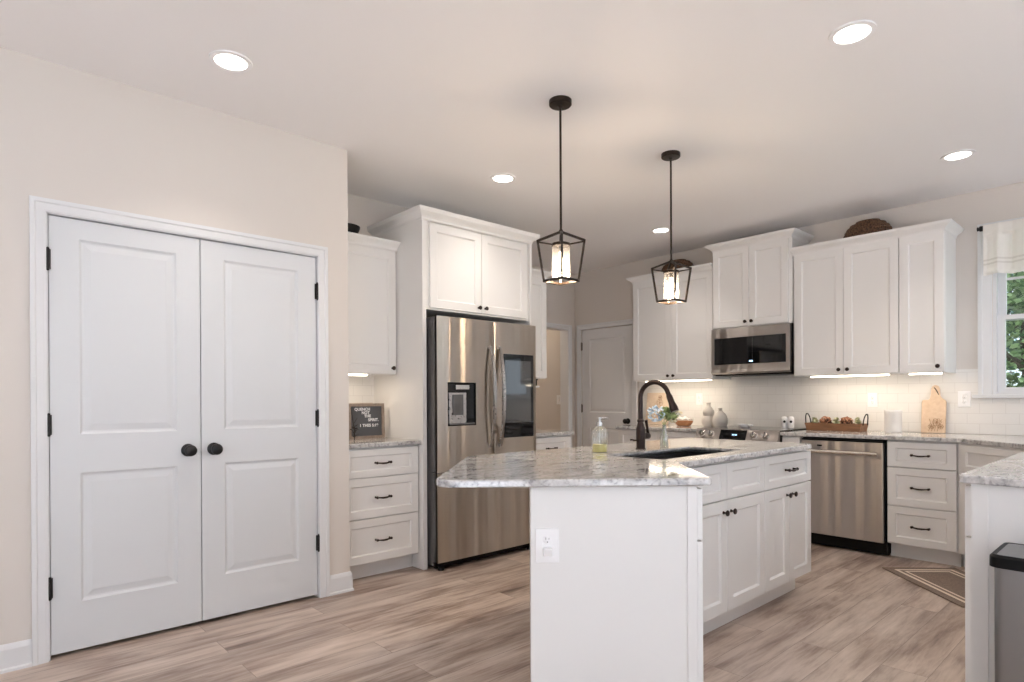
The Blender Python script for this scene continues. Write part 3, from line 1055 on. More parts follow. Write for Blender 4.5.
B().prism([il(p) for p in ccw(tk)], 0, 0.109).obj('toe_kick', 'cab', t)
# end panel with its corner stile
ep = B()
rotp = Matrix.Rotation(radians(48.6), 3, 'Z')
c0 = PL + d_ * (PW / 2) + n_ * 0.006
ep.obox((*il(c0), (ZU - 0.002) / 2), (PW + 0.002, 0.012, ZU - 0.002), rotp)
c1 = PL + d_ * (PW - 0.016) + n_ * 0.015
ep.obox((*il(c1), (ZU - 0.002) / 2), (0.034, 0.006, ZU - 0.002), rotp)
ep.obj('end_panel', 'cab', t)
# wing fronts (turned to face the range) and main fronts
def front_frame(o, loc, rz):
    o.location = (*il(loc), 0)
    o.rotation_euler = (0, 0, rz)
    return o
wz = radians(48.6) + pi / 2
base_pt = PR + d_ * 0.006 + n_ * 0.004
wl = 0.425
dr = drawer(t, 0.0, wl, 0.680, 0.862, -0.02); front_frame(dr, base_pt, wz)
dd = door(t, 0.0, wl, 0.118, 0.673, -0.02, (wl - 0.035, 0.61)); front_frame(dd, base_pt, wz)
def main_front(fn, y0, y1, *a, **k):
    o = fn(t, 0.0, y1 - y0, *a, **k)
    return front_frame(o, (IFX, y0), R90)
yA0, yA1, yA2, yB1, yB0 = 3.276, 3.590, 3.900, 2.862, 2.448
main_front(drawer, yA0, yA2, 0.682, 0.862, -0.02)
main_front(door, yA0, 3.589, 0.118, 0.674, -0.02, (3.589 - yA0 - 0.035, 0.626))
main_front(door, 3.592, yA2, 0.118, 0.674, -0.02, (0.035, 0.626))
main_front(drawer, yB0, yB1 - 0.0015, 0.682, 0.862, -0.02, False)
main_front(drawer, yB1 + 0.0015, yA0 - 0.003, 0.682, 0.862, -0.02, False)
main_front(door, yB0, yB1 - 0.0015, 0.118, 0.674, -0.02, (yB1 - yB0 - 0.038, 0.618))
main_front(door, yB1 + 0.0015, yA0 - 0.003, 0.118, 0.674, -0.02, (0.036, 0.618))

# outlets
def outlet(label, loc, rz, w=0.070, h=0.115, plugged=False, kind='duplex', group=None):
    o = thing('wall_outlet' if kind == 'duplex' else 'light_switch', label, 'outlet' if kind == 'duplex' else 'switch', loc, rz, group)
    pl = B()
    pl.paneled(-w / 2, w / 2, -h / 2, h / 2, -0.006, 0.006, [(-0.0165, 0.0165, -0.034, 0.034)], [(0.001, 0.002)])
    pl.obj('cover_plate', 'white', o)
    if kind == 'duplex':
        for s in (-1, 1):
            so = B().lathe([(0.0155, 0.0), (0.0155, 0.006), (0.014, 0.007)], c=(0, -0.001, s * 0.0195), axis='-y', seg=20).obj('socket', 'white', o, True)
            if not (plugged and s < 0):
                B().box(-0.0068, -0.0048, -0.0085, -0.0078, s * 0.0195, s * 0.0195 + 0.009).box(0.0045, 0.0063, -0.0085, -0.0078, s * 0.0195 + 0.001, s * 0.0195 + 0.008).lathe([(0.0024, 0), (0.0024, 0.0008)], c=(0, -0.0078, s * 0.0195 - 0.007), axis='-y', seg=10).obj('slots', 'ivory', so)
    else:
        B().box(-0.016, 0.016, -0.011, -0.004, -0.033, 0.033).obj('rocker', 'white', o, bevel=0.002)
    return o
oc = PL + d_ * 0.058 + n_ * 0.012
outlet('white outlet on the near end of the island with a small plug in it', (oc.x, oc.y, 0.668), radians(48.6), 0.083, 0.122, plugged=True)
pg = thing('night_light', 'small white plug-in block in the lower island socket', 'plug', (oc.x + n_.x * 0.008, oc.y + n_.y * 0.008, 0.649), radians(48.6))
B().box(-0.017, 0.017, -0.024, 0.0, -0.016, 0.014).obj('plug_body', 'white', pg, bevel=0.005)
B().box(-0.013, 0.013, -0.0255, -0.0242, -0.011, 0.008).obj('plug_face', 'canister', pg)
YT = YB - 0.0085
outlet('white wall outlet on the tile above the white canister', (-1.730, YT, 1.167), 0, 0.072, 0.118)
outlet('white wall outlet on the tile just left of the window', (-1.098, YT, 1.172), 0, 0.080, 0.120)
outlet('white wall outlet on the tile above the two stoneware vases', (-3.344, YT, 1.180), 0, 0.070, 0.118)
outlet('white light switch inside the cased hall opening', (-5.30, 5.678, 1.18), 0, 0.070, 0.118, kind='switch')

# sink: open bowl hung under the slab
sk = thing('kitchen_sink', 'dark undermount sink in the island countertop', 'sink', ((SX0 + SX1) / 2, (SY0 + SY1) / 2, 0.68))
cx, cy = (SX0 + SX1) / 2, (SY0 + SY1) / 2
o1 = [(x - cx, y - cy) for x, y in rounded([(SX0 - 0.014, SY0 - 0.014), (SX1 + 0.014, SY0 - 0.014), (SX1 + 0.014, SY1 + 0.014), (SX0 - 0.014, SY1 + 0.014)], [0.03] * 4, 4)]
i1 = offset(ccw(o1), 0.009); i2 = offset(ccw(o1), 0.03)
nb = len(o1)
zt_ = ZU - 0.68 - 0.0015
B().add([(x, y, 0.0) for x, y in o1] + [(x, y, zt_) for x, y in o1] + [(x, y, zt_) for x, y in i1] + [(x, y, 0.03) for x, y in i1] + [(x, y, 0.006) for x, y in i2],
        [tuple(range(nb))] + [(k * nb + i, k * nb + (i + 1) % nb, (k + 1) * nb + (i + 1) % nb, (k + 1) * nb + i) for k in range(4) for i in range(nb)] + [tuple(4 * nb + i for i in range(nb))]).obj('basin', 'sink', sk, True, True)
B().lathe([(0.0, 0.009), (0.030, 0.009), (0.042, 0.0075), (0.043, 0.006)], seg=24).obj('drain', 'satin', sk, True)

# faucet
fx, fy = -2.025, 2.835
f = thing('kitchen_faucet', 'dark bronze gooseneck faucet behind the island sink', 'faucet', (fx, fy, ZT), 0.10)
B().lathe([(0.028, 0), (0.028, 0.004), (0.024, 0.008), (0.0245, 0.05), (0.026, 0.085), (0.0245, 0.115), (0.018, 0.140), (0.0145, 0.152)], seg=24).obj('faucet_body', 'bronze', f, True)
B().lathe([(0.0145, 0.150), (0.019, 0.153), (0.0195, 0.160), (0.016, 0.166), (0.0135, 0.168)], seg=20).obj('collar', 'bronze', f, True)
pts = [(0, 0, 0.165), (0, 0, 0.22), (0, 0, 0.285)]
R_ = 0.086
for k in range(1, 15):
    a = pi - (pi * 0.91) * k / 14
    pts.append((R_ + R_ * cos(a), 0, 0.285 + R_ * sin(a)))
e = Vector(pts[-1]); dirn = (e - Vector(pts[-2])).normalized()
pts.append(tuple(e + dirn * 0.012))
B().tube(pts, 0.0132, 14).obj('spout', 'bronze', f, True)
e2 = e + dirn * 0.008
B().tube([e2, e2 + dirn * 0.012, e2 + dirn * 0.045, e2 + dirn * 0.075, e2 + dirn * 0.096], [0.0145, 0.0165, 0.0170, 0.0225, 0.0225], 16).obj('spray_head', 'bronze', f, True)
hd = B().tube([(0.0, 0.016, 0.072), (0.002, 0.050, 0.070), (0.002, 0.078, 0.070), (0.002, 0.090, 0.070)], [0.016, 0.0175, 0.0185, 0.012], 14)
hd.obj('handle_hub', 'bronze', f, True)
B().tube([(0.002, 0.078, 0.070), (0.003, 0.075, 0.092), (0.003, 0.066, 0.125), (0.003, 0.054, 0.160)], [0.0105, 0.0085, 0.0075, 0.0095], 12).obj('lever', 'bronze', f, True)
B().tube([(0.0, -0.02, 0.049), (-0.006, -0.055, 0.051), (-0.008, -0.064, 0.052)], [0.0045, 0.004, 0.0055], 8).obj('side_pin', 'bronze', f, True)

# soap bottle
so = thing('soap_bottle', 'clear ribbed glass soap bottle with yellow soap on the island', 'soap dispenser', (-2.060, 2.520, ZT))
rib = B()
vs, fs = [], []
prof = [(0.038, 0.0), (0.041, 0.004), (0.041, 0.100), (0.039, 0.112), (0.030, 0.126), (0.018, 0.136), (0.016, 0.146)]
seg = 48
for r, z in prof:
    for k in range(seg):
        a = 2 * pi * k / seg
        rr = r * (1 + 0.025 * cos(a * 16) * (1 if z < 0.12 else 0.2))
        vs.append((rr * cos(a), rr * sin(a), z))
for i in range(len(prof) - 1):
    for k in range(seg):
        fs.append((i * seg + k, i * seg + (k + 1) % seg, (i + 1) * seg + (k + 1) % seg, (i + 1) * seg + k))
fs.append(tuple(range(seg))[::-1])
rib.add(vs, fs).obj('bottle', 'ribbed', so, True)
B().lathe([(0.0, 0.003), (0.036, 0.003), (0.0375, 0.006), (0.0375, 0.041), (0.0, 0.041)], seg=32, caps=False).obj('soap', 'soap', so, True)
B().lathe([(0.0175, 0.140), (0.0175, 0.158), (0.006, 0.158), (0.006, 0.174), (0.010, 0.176), (0.010, 0.185), (0.0, 0.186)], seg=20).tube([(0, 0, 0.180), (0.018, 0.018, 0.181), (0.033, 0.033, 0.177)], [0.0055, 0.005, 0.004], 8).tube([(0, 0, 0.14), (0, 0, 0.012)], 0.0025, 6).obj('pump', 'satin', so, True)

# bud vase with bouquet
def leaf_cluster(b, c, r, n, size, rnd, squash=(1, 1, 1), shell=0.5):
    for _ in range(n):
        while True:
            v = Vector((rnd.uniform(-1, 1), rnd.uniform(-1, 1), rnd.uniform(-1, 1)))
            if 0.05 < v.length <= 1: break
        v = v.normalized() * (shell + (1 - shell) * rnd.random())
        p = Vector(c) + Vector((v.x * r * squash[0], v.y * r * squash[1], v.z * r * squash[2]))
        q_ = Matrix.Rotation(rnd.uniform(0, 2 * pi), 3, 'Z') @ Matrix.Rotation(rnd.uniform(-1.2, 1.2), 3, 'X') @ Matrix.Rotation(rnd.uniform(-1.0, 1.0), 3, 'Y')
        s = size * rnd.uniform(0.7, 1.3)
        loc = [(-0.5, 0, 0), (-0.15, 0.28, 0.06), (0.25, 0.2, 0.05), (0.5, 0, 0), (0.25, -0.2, 0.05), (-0.15, -0.28, 0.06)]
        b.add([p + q_ @ Vector((x * s, y * s, z * s)) for x, y, z in loc], [(0, 1, 2, 3), (0, 3, 4, 5)])
    return b
rnd = random.Random(3)
vz = thing('bud_vase', 'slim clear glass bud vase standing beside the faucet', 'vase', (-2.005, 3.035, ZT))
B().lathe([(0.022, 0.0), (0.024, 0.004), (0.024, 0.055), (0.018, 0.078), (0.010, 0.095), (0.010, 0.125), (0.013, 0.130), (0.0092, 0.126), (0.0088, 0.096), (0.0165, 0.078), (0.0225, 0.055), (0.0225, 0.004), (0.0, 0.003)], seg=20).obj('vase_glass', 'ribbed', vz, True)
bq = thing('bouquet', 'small bouquet of blue hydrangea, cream blooms and greenery in the bud vase', 'flowers', (-2.005, 3.035, ZT + 0.008))
st = B()
for k in range(6):
    a = 2 * pi * k / 6
    st.tube([(0.006 * cos(a), 0.006 * sin(a), 0.004), (0.004 * cos(a + 2), 0.004 * sin(a + 2), 0.11), (0.03 * cos(a), 0.03 * sin(a), 0.17)], 0.0016, 5)
st.obj('stems', 'leafg', bq, True)
leaf_cluster(B(), (-0.028, -0.034, 0.185), 0.052, 130, 0.022, rnd, (1, 1, 0.9), 0.8).obj('hydrangea', 'blue', bq)
leaf_cluster(B(), (0.018, 0.028, 0.185), 0.055, 90, 0.038, rnd, (1, 1.2, 0.8), 0.3).obj('greenery', 'leafg', bq)
leaf_cluster(B(), (0.045, 0.050, 0.185), 0.030, 34, 0.024, rnd).obj('cream_bloom', 'creamfl', bq)
leaf_cluster(B(), (0.035, 0.036, 0.150), 0.020, 24, 0.022, rnd).obj('cream_bloom', 'creamfl', bq)

# ------------------------------------------------------------------ refrigerator (local x = +Y, front -y = +X)
rf = thing('refrigerator', 'stainless french-door refrigerator with water dispenser and dark screen', 'refrigerator', (XL + 0.07, 2.455, 0), R90)
FW, FD = 0.955, 0.645
B().box(0.012, FW - 0.012, -FD, 0, 0.03, 1.745).box(0.05, FW - 0.05, -0.55, -0.1, 0, 0.03).obj('case', 'case', rf)
B().box(0.02, FW - 0.02, -FD - 0.02, -FD, 0.012, 0.055).obj('kick_grille', 'blk', rf)
B().lathe([(0.022, 0.0), (0.022, 0.03)], c=(0.05, -FD - 0.04, 0), seg=14).obj('foot', 'blk', rf)
B().lathe([(0.022, 0.0), (0.022, 0.03)], c=(FW - 0.05, -FD - 0.04, 0), seg=14).obj('foot', 'blk', rf)
B().box(0.02, 0.14, -FD - 0.05, -FD + 0.10, 1.745, 1.768).obj('hinge_cover', 'case', rf, bevel=0.004)
B().box(FW - 0.14, FW - 0.02, -FD - 0.05, -FD + 0.10, 1.745, 1.768).obj('hinge_cover', 'case', rf, bevel=0.004)
YF = -0.730
def fridge_door(x0, x1, z0, z1, hole=None, name='refrigerator_door'):
    """dark-sided door with a gently crowned steel skin, optional rectangular recess"""
    o = B().box(x0, x1, YF + 0.014, -FD - 0.006, z0, z1).obj(name, 'case', rf)
    b = B()
    xs = [x0 + (x1 - x0) * k / 16 for k in range(17)]
    if hole: xs = sorted(set(xs + [hole[0], hole[1]]))
    def yy(x):
        u = (x - x0) / (x1 - x0) * 2 - 1
        return YF + 0.006 * abs(u) ** 4 + 0.006 * max(0, (abs(u) - 0.93) / 0.07) ** 2
    zs = [z0, z1] if not hole else [z0, hole[2], hole[3], z1]
    vs = [(x, yy(x), z) for z in zs for x in xs]
    n = len(xs)
    fs = []
    for j in range(len(zs) - 1):
        for i in range(n - 1):
            if hole and j == 1 and xs[i] >= hole[0] - 1e-6 and xs[i + 1] <= hole[1] + 1e-6: continue
            fs.append((j * n + i, j * n + i + 1, (j + 1) * n + i + 1, (j + 1) * n + i))
    b.add(vs, fs)
    for xe in (x0, x1):
        b.add([(xe, yy(xe), z0), (xe, YF + 0.035, z0), (xe, YF + 0.035, z1), (xe, yy(xe), z1)], [(0, 1, 2, 3)])
    for ze in (z0, z1):
        b.add([(x, yy(x), ze) for x in xs] + [(x1, YF + 0.0145, ze), (x0, YF + 0.0145, ze)], [tuple(range(n + 2))])
    b.obj('steel_skin', 'steel', o, True)
    return o
XS = 0.5155
FZ = 0.676
HOLE = (0.083, 0.335, 1.003, 1.308)
dl = fridge_door(0.0, XS - 0.003, FZ + 0.008, 1.765, HOLE)
drr = fridge_door(XS + 0.003, FW, FZ + 0.008, 1.765)
fz = fridge_door(0.0, FW, 0.062, FZ, name='freezer_drawer')
# dispenser
hx0, hx1, hz0, hz1 = HOLE
B().add([(hx0, YF, hz0), (hx1, YF, hz0), (hx1, YF, hz1), (hx0, YF, hz1), (hx0 + 0.006, YF + 0.013, hz0 + 0.006), (hx1 - 0.006, YF + 0.013, hz0 + 0.006), (hx1 - 0.006, YF + 0.013, hz1 - 0.006), (hx0 + 0.006, YF + 0.013, hz1 - 0.006)],
        [(0, 1, 5, 4), (1, 2, 6, 5), (2, 3, 7, 6), (3, 0, 4, 7), (4, 5, 6, 7)]).obj('dispenser_recess', 'gloss', dl)
B().box(hx0 + 0.07, hx0 + 0.19, YF - 0.002, YF + 0.012, hz1 - 0.050, hz1 - 0.018).obj('dispenser_spout', 'satin', dl, bevel=0.003)
B().box(hx0 + 0.012, hx0 + 0.165, YF + 0.002, YF + 0.0125, hz0 + 0.008, hz1 - 0.072).obj('dispenser_back', 'handle', dl, bevel=0.002)
B().box(hx0 + 0.040, hx0 + 0.135, YF - 0.004, YF + 0.002, hz0 + 0.075, hz1 - 0.085).obj('dispenser_paddle', 'case', dl, bevel=0.003)
B().box(hx0 + 0.010, hx1 - 0.010, YF - 0.004, YF + 0.0125, hz0 + 0.006, hz0 + 0.018).obj('drip_tray', 'case', dl, bevel=0.002)
# screen
sx0, sx1, sz0, sz1 = 0.602, 0.915, 0.898, 1.530
scr = B().box(sx0, sx1, YF - 0.002, YF + 0.010, sz0, sz1).obj('screen', 'gloss', drr, bevel=0.001)
B().box(sx0 + 0.012, sx1 - 0.030, YF - 0.0026, YF - 0.0015, sz0 + 0.112, sz1 - 0.048).obj('display', 'screen', scr)
for x in (XS - 0.044, XS + 0.044):
    sgn = -1 if x < XS else 1
    hb = B()
    pts = []
    for k in range(25):
        u = k / 24
        pts.append((x, YF - 0.010 - 0.046 * sin(pi * u) ** 0.8, 0.835 + u * 0.745))
    n = len(pts)
    vs, fs = [], []
    for i, p in enumerate(pts):
        w = 0.017 - 0.004 * abs(i / 24 * 2 - 1)
        for dx, dy in ((-w, 0.006), (-w * 0.75, -0.006), (w * 0.75, -0.006), (w, 0.006)):
            vs.append((p[0] + dx, p[1] + dy, p[2]))
    for i in range(n - 1):
        for k in range(4):
            fs.append((i * 4 + k, i * 4 + (k + 1) % 4, (i + 1) * 4 + (k + 1) % 4, (i + 1) * 4 + k))
    fs += [(3, 2, 1, 0), tuple((n - 1) * 4 + k for k in range(4))]
    hb.add(vs, fs)
    for z in (0.845, 1.570): hb.box(x - 0.012, x + 0.012, YF - 0.012, YF + 0.004, z - 0.012, z + 0.012)
    hb.obj('door_handle', 'handle', dl if x < XS else drr, True)

# ------------------------------------------------------------------ range
rg = thing('range', 'slide-in stainless range with black cooktop and front knobs', 'stove', (-2.992, YB - 0.012, 0))
RW = 0.760
B().box(0, RW, -0.632, 0, 0.02, 0.900).obj('oven_body', 'blk', rg)
B().box(0.03, RW - 0.03, -0.57, -0.05, 0, 0.02).obj('base', 'blk', rg)
B().box(-0.001, RW + 0.001, -0.640, -0.002, 0.9005, 0.916).obj('cooktop', 'gloss', rg, bevel=0.002)
bu = B()
for x, y, r in ((0.20, -0.45, 0.105), (0.56, -0.45, 0.085), (0.20, -0.19, 0.075), (0.56, -0.19, 0.105)):
    bu.lathe([(r, 0.9162), (r + 0.003, 0.9162)], c=(x, y, 0), seg=36, caps=False)
bu.obj('burner_rings', 'ivory', rg)
cp = B().xprism([(-0.642, 0.915), (-0.688, 0.818), (-0.680, 0.800), (-0.634, 0.800), (-0.634, 0.915)], 0, RW)
cpo = cp.obj('control_panel', 'dwsteel', rg, fix=True, bevel=0.001)
ang = math.atan2(0.688 - 0.642, 0.915 - 0.818)
cz, cyy = 0.8665, -0.665
tilt = Matrix.Rotation(-ang, 3, 'X')
nrm = Vector((0, -cos(ang), sin(ang)))
dsp = B().obox((0.362, cyy, cz) + nrm * 0.001 if False else Vector((0.362, cyy, cz)) + nrm * 0.001, (0.245, 0.002, 0.092), Matrix.Rotation(-ang, 3, 'X'))
dsp.obj('display', 'gloss', cpo)
dg = B()
for dx in (-0.016, -0.005, 0.008, 0.019):
    dg.obox(Vector((0.375 + dx, cyy, cz)) + nrm * 0.0022, (0.007, 0.0006, 0.012), Matrix.Rotation(-ang, 3, 'X'))
dg.obj('clock_digits', 'bluelcd', cpo)
for x in (0.067, 0.155, 0.553, 0.655):
    k = B().lathe([(0.030, 0.0), (0.030, 0.004), (0.026, 0.006), (0.0245, 0.030), (0.022, 0.034), (0.0, 0.035)], axis='-y', seg=24)
    ko = k.obj('control_knob', 'satin', rg, True, loc=Vector((x, cyy, cz)) + nrm * 0.0, rot=(-ang, 0, 0))
    B().box(-0.003, 0.003, -0.0375, -0.034, -0.021, 0.021).obj('pointer', 'case', ko)
od = B().box(0.004, RW - 0.004, -0.668, -0.634, 0.195, 0.790).obj('oven_door', 'dwsteel', rg, bevel=0.003)
B().box(0.11, RW - 0.11, -0.6695, -0.6675, 0.33, 0.64).obj('oven_window', 'gloss', od)
B().tube([(0.06, -0.715, 0.735), (RW - 0.06, -0.715, 0.735)], 0.011, 12).box(0.07, 0.09, -0.712, -0.666, 0.725, 0.745).box(RW - 0.09, RW - 0.07, -0.712, -0.666, 0.725, 0.745).obj('door_handle', 'satin', od, True)
B().box(0.004, RW - 0.004, -0.664, -0.634, 0.045, 0.188).obj('storage_drawer', 'dwsteel', rg, bevel=0.003)

# ------------------------------------------------------------------ microwave
mw = thing('microwave', 'stainless over-the-range microwave with black glass door', 'microwave', (-2.992, YB - 0.003, 1.405))
B().box(0, 0.738, -0.350, 0, 0.0, 0.432).obj('case', 'blk', mw)
B().box(0.02, 0.718, -0.345, -0.02, -0.006, 0.0).obj('bottom_vent', 'blk', mw)
mf = B().paneled(0.0, 0.738, 0.022, 0.430, -0.390, 0.039, [(0.028, 0.705, 0.092, 0.345)], [(0.002, 0.003)])
md = mf.obj('door', 'dwsteel', mw)
B().box(0.031, 0.400, -0.3885, -0.3855, 0.096, 0.342).obj('window', 'gloss', md)
B().box(0.402, 0.702, -0.3892, -0.3855, 0.096, 0.342).obj('touch_panel', 'gloss', md)
B().box(0.372, 0.405, -0.3902, -0.3894, 0.112, 0.126).obj('clock_digits', 'bluelcd', md)
B().xprism([(-0.395, 0.022), (-0.3905, 0.048), (-0.351, 0.048), (-0.351, 0.006), (-0.375, 0.006)], 0.0, 0.738).obj('bottom_lip', 'dwsteel', md, fix=True)

# ------------------------------------------------------------------ dishwasher
dw = thing('dishwasher', 'stainless dishwasher with a bar handle under the wooden tray', 'dishwasher', (-2.074, YB - 0.012, 0))
DW = 0.618
B().box(0.006, DW - 0.006, -0.575, 0, 0.01, 0.868).obj('tub', 'blk', dw)
dd = B().box(0.010, DW - 0.014, -0.625, -0.578, 0.104, 0.848).obj('door', 'dwsteel', dw, bevel=0.006)
B().box(0.012, DW - 0.016, -0.620, -0.578, 0.849, 0.860).obj('top_gap_strip', 'blk', dw)  # black strip standing in for the dark gap above the door
B().box(0.008, DW - 0.008, -0.530, -0.50, 0.0, 0.104).obj('kick_plate', 'blk', dw)
B().lathe([(0.006, 0), (0.006, 0.002)], c=(DW - 0.05, -0.530, 0.05), axis='-y', seg=12).obj('screw', 'satin', dw)
hb = B().xprism([(-0.655, 0.748), (-0.668, 0.752), (-0.674, 0.765), (-0.668, 0.778), (-0.655, 0.782)], 0.040, DW - 0.045)
for x in (0.065, DW - 0.065): hb.box(x - 0.010, x + 0.010, -0.670, -0.624, 0.755, 0.775)
hb.obj('handle', 'satin', dd, True, True)
B().box(0.135, 0.172, -0.6265, -0.6245, 0.803, 0.816).obj('badge', 'blk', dd)

# ------------------------------------------------------------------ ceiling lights
def downlight(x, y, label, watts=None):
    o = thing('recessed_light', label, 'ceiling light', (x, y, H - 0.004), 0, 'recessed ceiling lights')
    B().lathe([(0.068, 0.003), (0.070, -0.003), (0.090, -0.002), (0.092, 0.004)], seg=40, caps=False).obj('trim_ring', 'white', o, True)
    B().lathe([(0.0, 0.0005), (0.0685, 0.0005), (0.0685, 0.003)], seg=36).obj('lens', 'lamp', o)
    ld = bpy.data.lights.new('downlight', 'AREA')
    ld.shape = 'DISK'
    ld.size = 0.13
    ld.energy = DOWNLIGHT_W if watts is None else watts
    ld.color = (1.0, 0.90, 0.80)
    ld.spread = radians(100)
    lo = bpy.data.objects.new('downlight', ld)
    COL.objects.link(lo)
    lo.parent = o
    lo.location = (0, 0, -0.006)
downlight(-2.928, 0.952, 'round recessed ceiling light nearest above the pantry double doors')
downlight(-0.934, 2.839, 'round recessed ceiling light nearest above the peninsula')
downlight(-3.200, 2.865, 'round recessed ceiling light in front of the refrigerator cabinet')
downlight(-3.216, 4.832, 'round recessed ceiling light behind the far pendant, before the double wall cabinet')
downlight(-0.947, 4.773, 'round recessed ceiling light before the window')

def pendant(x, y, label):
    p = thing('pendant_light', label, 'pendant light', (x, y, H), 0, 'lantern pendants over the island')
    B().lathe([(0.059, 0.0), (0.059, -0.022), (0.055, -0.026), (0.012, -0.028), (0.010, -0.040), (0.0, -0.040)], seg=32).obj('canopy', 'pend', p, True, fix=True)
    za, zt, zb = 2.066 - H, 2.014 - H, 1.804 - H
    B().tube([(0, 0, -0.03), (0, 0, za)], 0.0062, 10).obj('rod', 'pend', p, True)
    f_ = B()
    a, c = 0.0865, 0.0635
    up = [(-a, -a), (a, -a), (a, a), (-a, a)]
    dn = [(-c, -c), (c, -c), (c, c), (-c, c)]
    s = 0.0058
    def bar(p0, p1):
        p0, p1 = Vector(p0), Vector(p1)
        d = p1 - p0
        m_ = d.to_track_quat('Z', 'Y').to_matrix()
        f_.obox((p0 + p1) / 2, (2 * s, 2 * s, d.length + s), m_)
    for i in range(4):
        j = (i + 1) % 4
        bar((*up[i], zt), (*dn[i], zb))
        bar((*up[i], zt), (*up[j], zt)) if False else None
        bar((*dn[i], zb), (*dn[j], zb))
        bar((*up[i], zt), (0, 0, za - 0.006))
    f_.ball((0, 0, za - 0.002), 0.011, 12, 8)
    f_.obj('lantern_frame', 'pend', p)
    ca = B()
    for i in range(4):
        ca.tube([(up[i][0] * 0.98, up[i][1] * 0.98, zt - 0.006), (up[i][0] * 0.3, up[i][1] * 0.3, zt - 0.020)], 0.0042, 8)
    ca.lathe([(0.012, zt - 0.006), (0.030, zt - 0.010), (0.048, zt - 0.016), (0.050, zt - 0.030), (0.0, zt - 0.030)], seg=28)
    ca.obj('socket_cap', 'pend', p, True)
    gl = B().lathe([(0.0465, zt - 0.030), (0.0465, zb + 0.022)], seg=36, caps=False)
    gl.obj('glass_shade', 'seed', p, True)
    B().lathe([(0.012, zt - 0.030), (0.012, zt - 0.060)], seg=14).obj('lamp_holder', 'pend', p, True)
    B().lathe([(0.0, zt - 0.150), (0.008, zt - 0.146), (0.0145, zt - 0.128), (0.0145, zt - 0.108), (0.010, zt - 0.080), (0.009, zt - 0.060)], seg=18).obj('bulb', 'bulb', p, True)
    ld = bpy.data.lights.new('pendant_glow', 'POINT')
    ld.energy = PENDANT_W
    ld.color = (1.0, 0.78, 0.55)
    ld.shadow_soft_size = 0.03
    lo = bpy.data.objects.new('pendant_glow', ld)
    COL.objects.link(lo)
    lo.parent = p
    lo.location = (0, 0, zt - 0.17)
pendant(-2.172, 2.348, 'dark lantern pendant over the near half of the island')
pendant(-2.172, 3.376, 'dark lantern pendant over the far half of the island')

def strip(label, loc, rz, length):
    o = thing('under_cabinet_light', label, 'light strip', loc, rz, 'under-cabinet light strips')
    B().box(0, length, -0.02, 0.02, -0.022, 0).obj('housing', 'white', o, bevel=0.002)
    B().box(0.006, length - 0.006, -0.016, 0.016, -0.033, -0.0225).obj('lens', 'strip', o)
    ld = bpy.data.lights.new('strip_glow', 'AREA')
    ld.shape = 'RECTANGLE'
    ld.size = length * 0.95
    ld.size_y = 0.03
    ld.energy = STRIP_W * length
    ld.color = (1.0, 0.84, 0.66)
    lo = bpy.data.objects.new('strip_glow', ld)
    COL.objects.link(lo)
    lo.parent = o
    lo.location = (length / 2, 0, -0.035)
SZ = 1.372 + 0.0215
strip('bright light strip under the cabinet left of the microwave', (-3.82, YB - 0.27, SZ), 0, 0.76)
strip('bright light strip under the double cabinet right of the microwave', (-2.13, YB - 0.27, SZ), 0, 0.60)
strip('bright light strip under the narrow cabinet beside the window', (-1.40, YB - 0.27, SZ), 0, 0.22)
strip('bright light strip under the nook cabinet above the letter board', (XL + 0.27, 1.87, SZ), R90, 0.34)

mr_ = thing('hall_fill_light', 'unseen warm light added on the ceiling of the room beyond the cased hall opening', 'ceiling light', (-6.15, 4.95, H - 0.001))  # unseen fixture added to warm the room past the hall opening
B().lathe([(0.15, 0.0), (0.15, -0.02), (0.13, -0.03)], seg=32).obj('base', 'pend', mr_, True)
B().lathe([(0.135, -0.03), (0.12, -0.07), (0.07, -0.10), (0.0, -0.108)], seg=32).obj('shade', 'lamp', mr_, True)
ld = bpy.data.lights.new('hall_glow', 'POINT'); ld.energy = 10; ld.color = (1.0, 0.80, 0.58); ld.shadow_soft_size = 0.12
lo = bpy.data.objects.new('hall_glow', ld); COL.objects.link(lo); lo.parent = mr_; lo.location = (0, 0, -0.25)

# ------------------------------------------------------------------ things on the counters
# letter board
lbw, lbh = 0.292, 0.255
lb = thing('letter_board', 'grey felt letter board with a scripture reference on the nook counter', 'letter board', (-3.985, 2.072, ZT + 0.0005), R90)
lean = bpy.data.objects.new
bd = B()
fr = 0.021
bd.box(0, lbw, -0.022, 0, 0, fr).box(0, lbw, -0.022, 0, lbh - fr, lbh).box(0, fr, -0.022, 0, fr, lbh - fr).box(lbw - fr, lbw, -0.022, 0, fr, lbh - fr)
fo = bd.obj('frame', 'greyframe', lb, rot=(radians(-2.5), 0, 0))
B().box(fr, lbw - fr, -0.012, -0.002, fr, lbh - fr).obj('felt_panel', 'felt', fo)
def text(s, x, z, size, parent):
    cu = bpy.data.curves.new('lettering', 'FONT')
    cu.body = s
    cu.size = size
    cu.extrude = 0.0008
    cu.offset = 0.0009
    cu.space_character = 1.05
    tmp = bpy.data.objects.new('lettering', cu)
    COL.objects.link(tmp)
    bpy.context.view_layer.update()
    me = bpy.data.meshes.new_from_object(tmp.evaluated_get(bpy.context.evaluated_depsgraph_get()))
    bpy.data.objects.remove(tmp)
    o = bpy.data.objects.new('lettering', me)
    me.materials.clear()
    me.materials.append(M['white'])
    COL.objects.link(o)
    o.parent = parent
    o.location = (x, -0.0135, z)
    o.rotation_euler = (pi / 2, 0, 0)
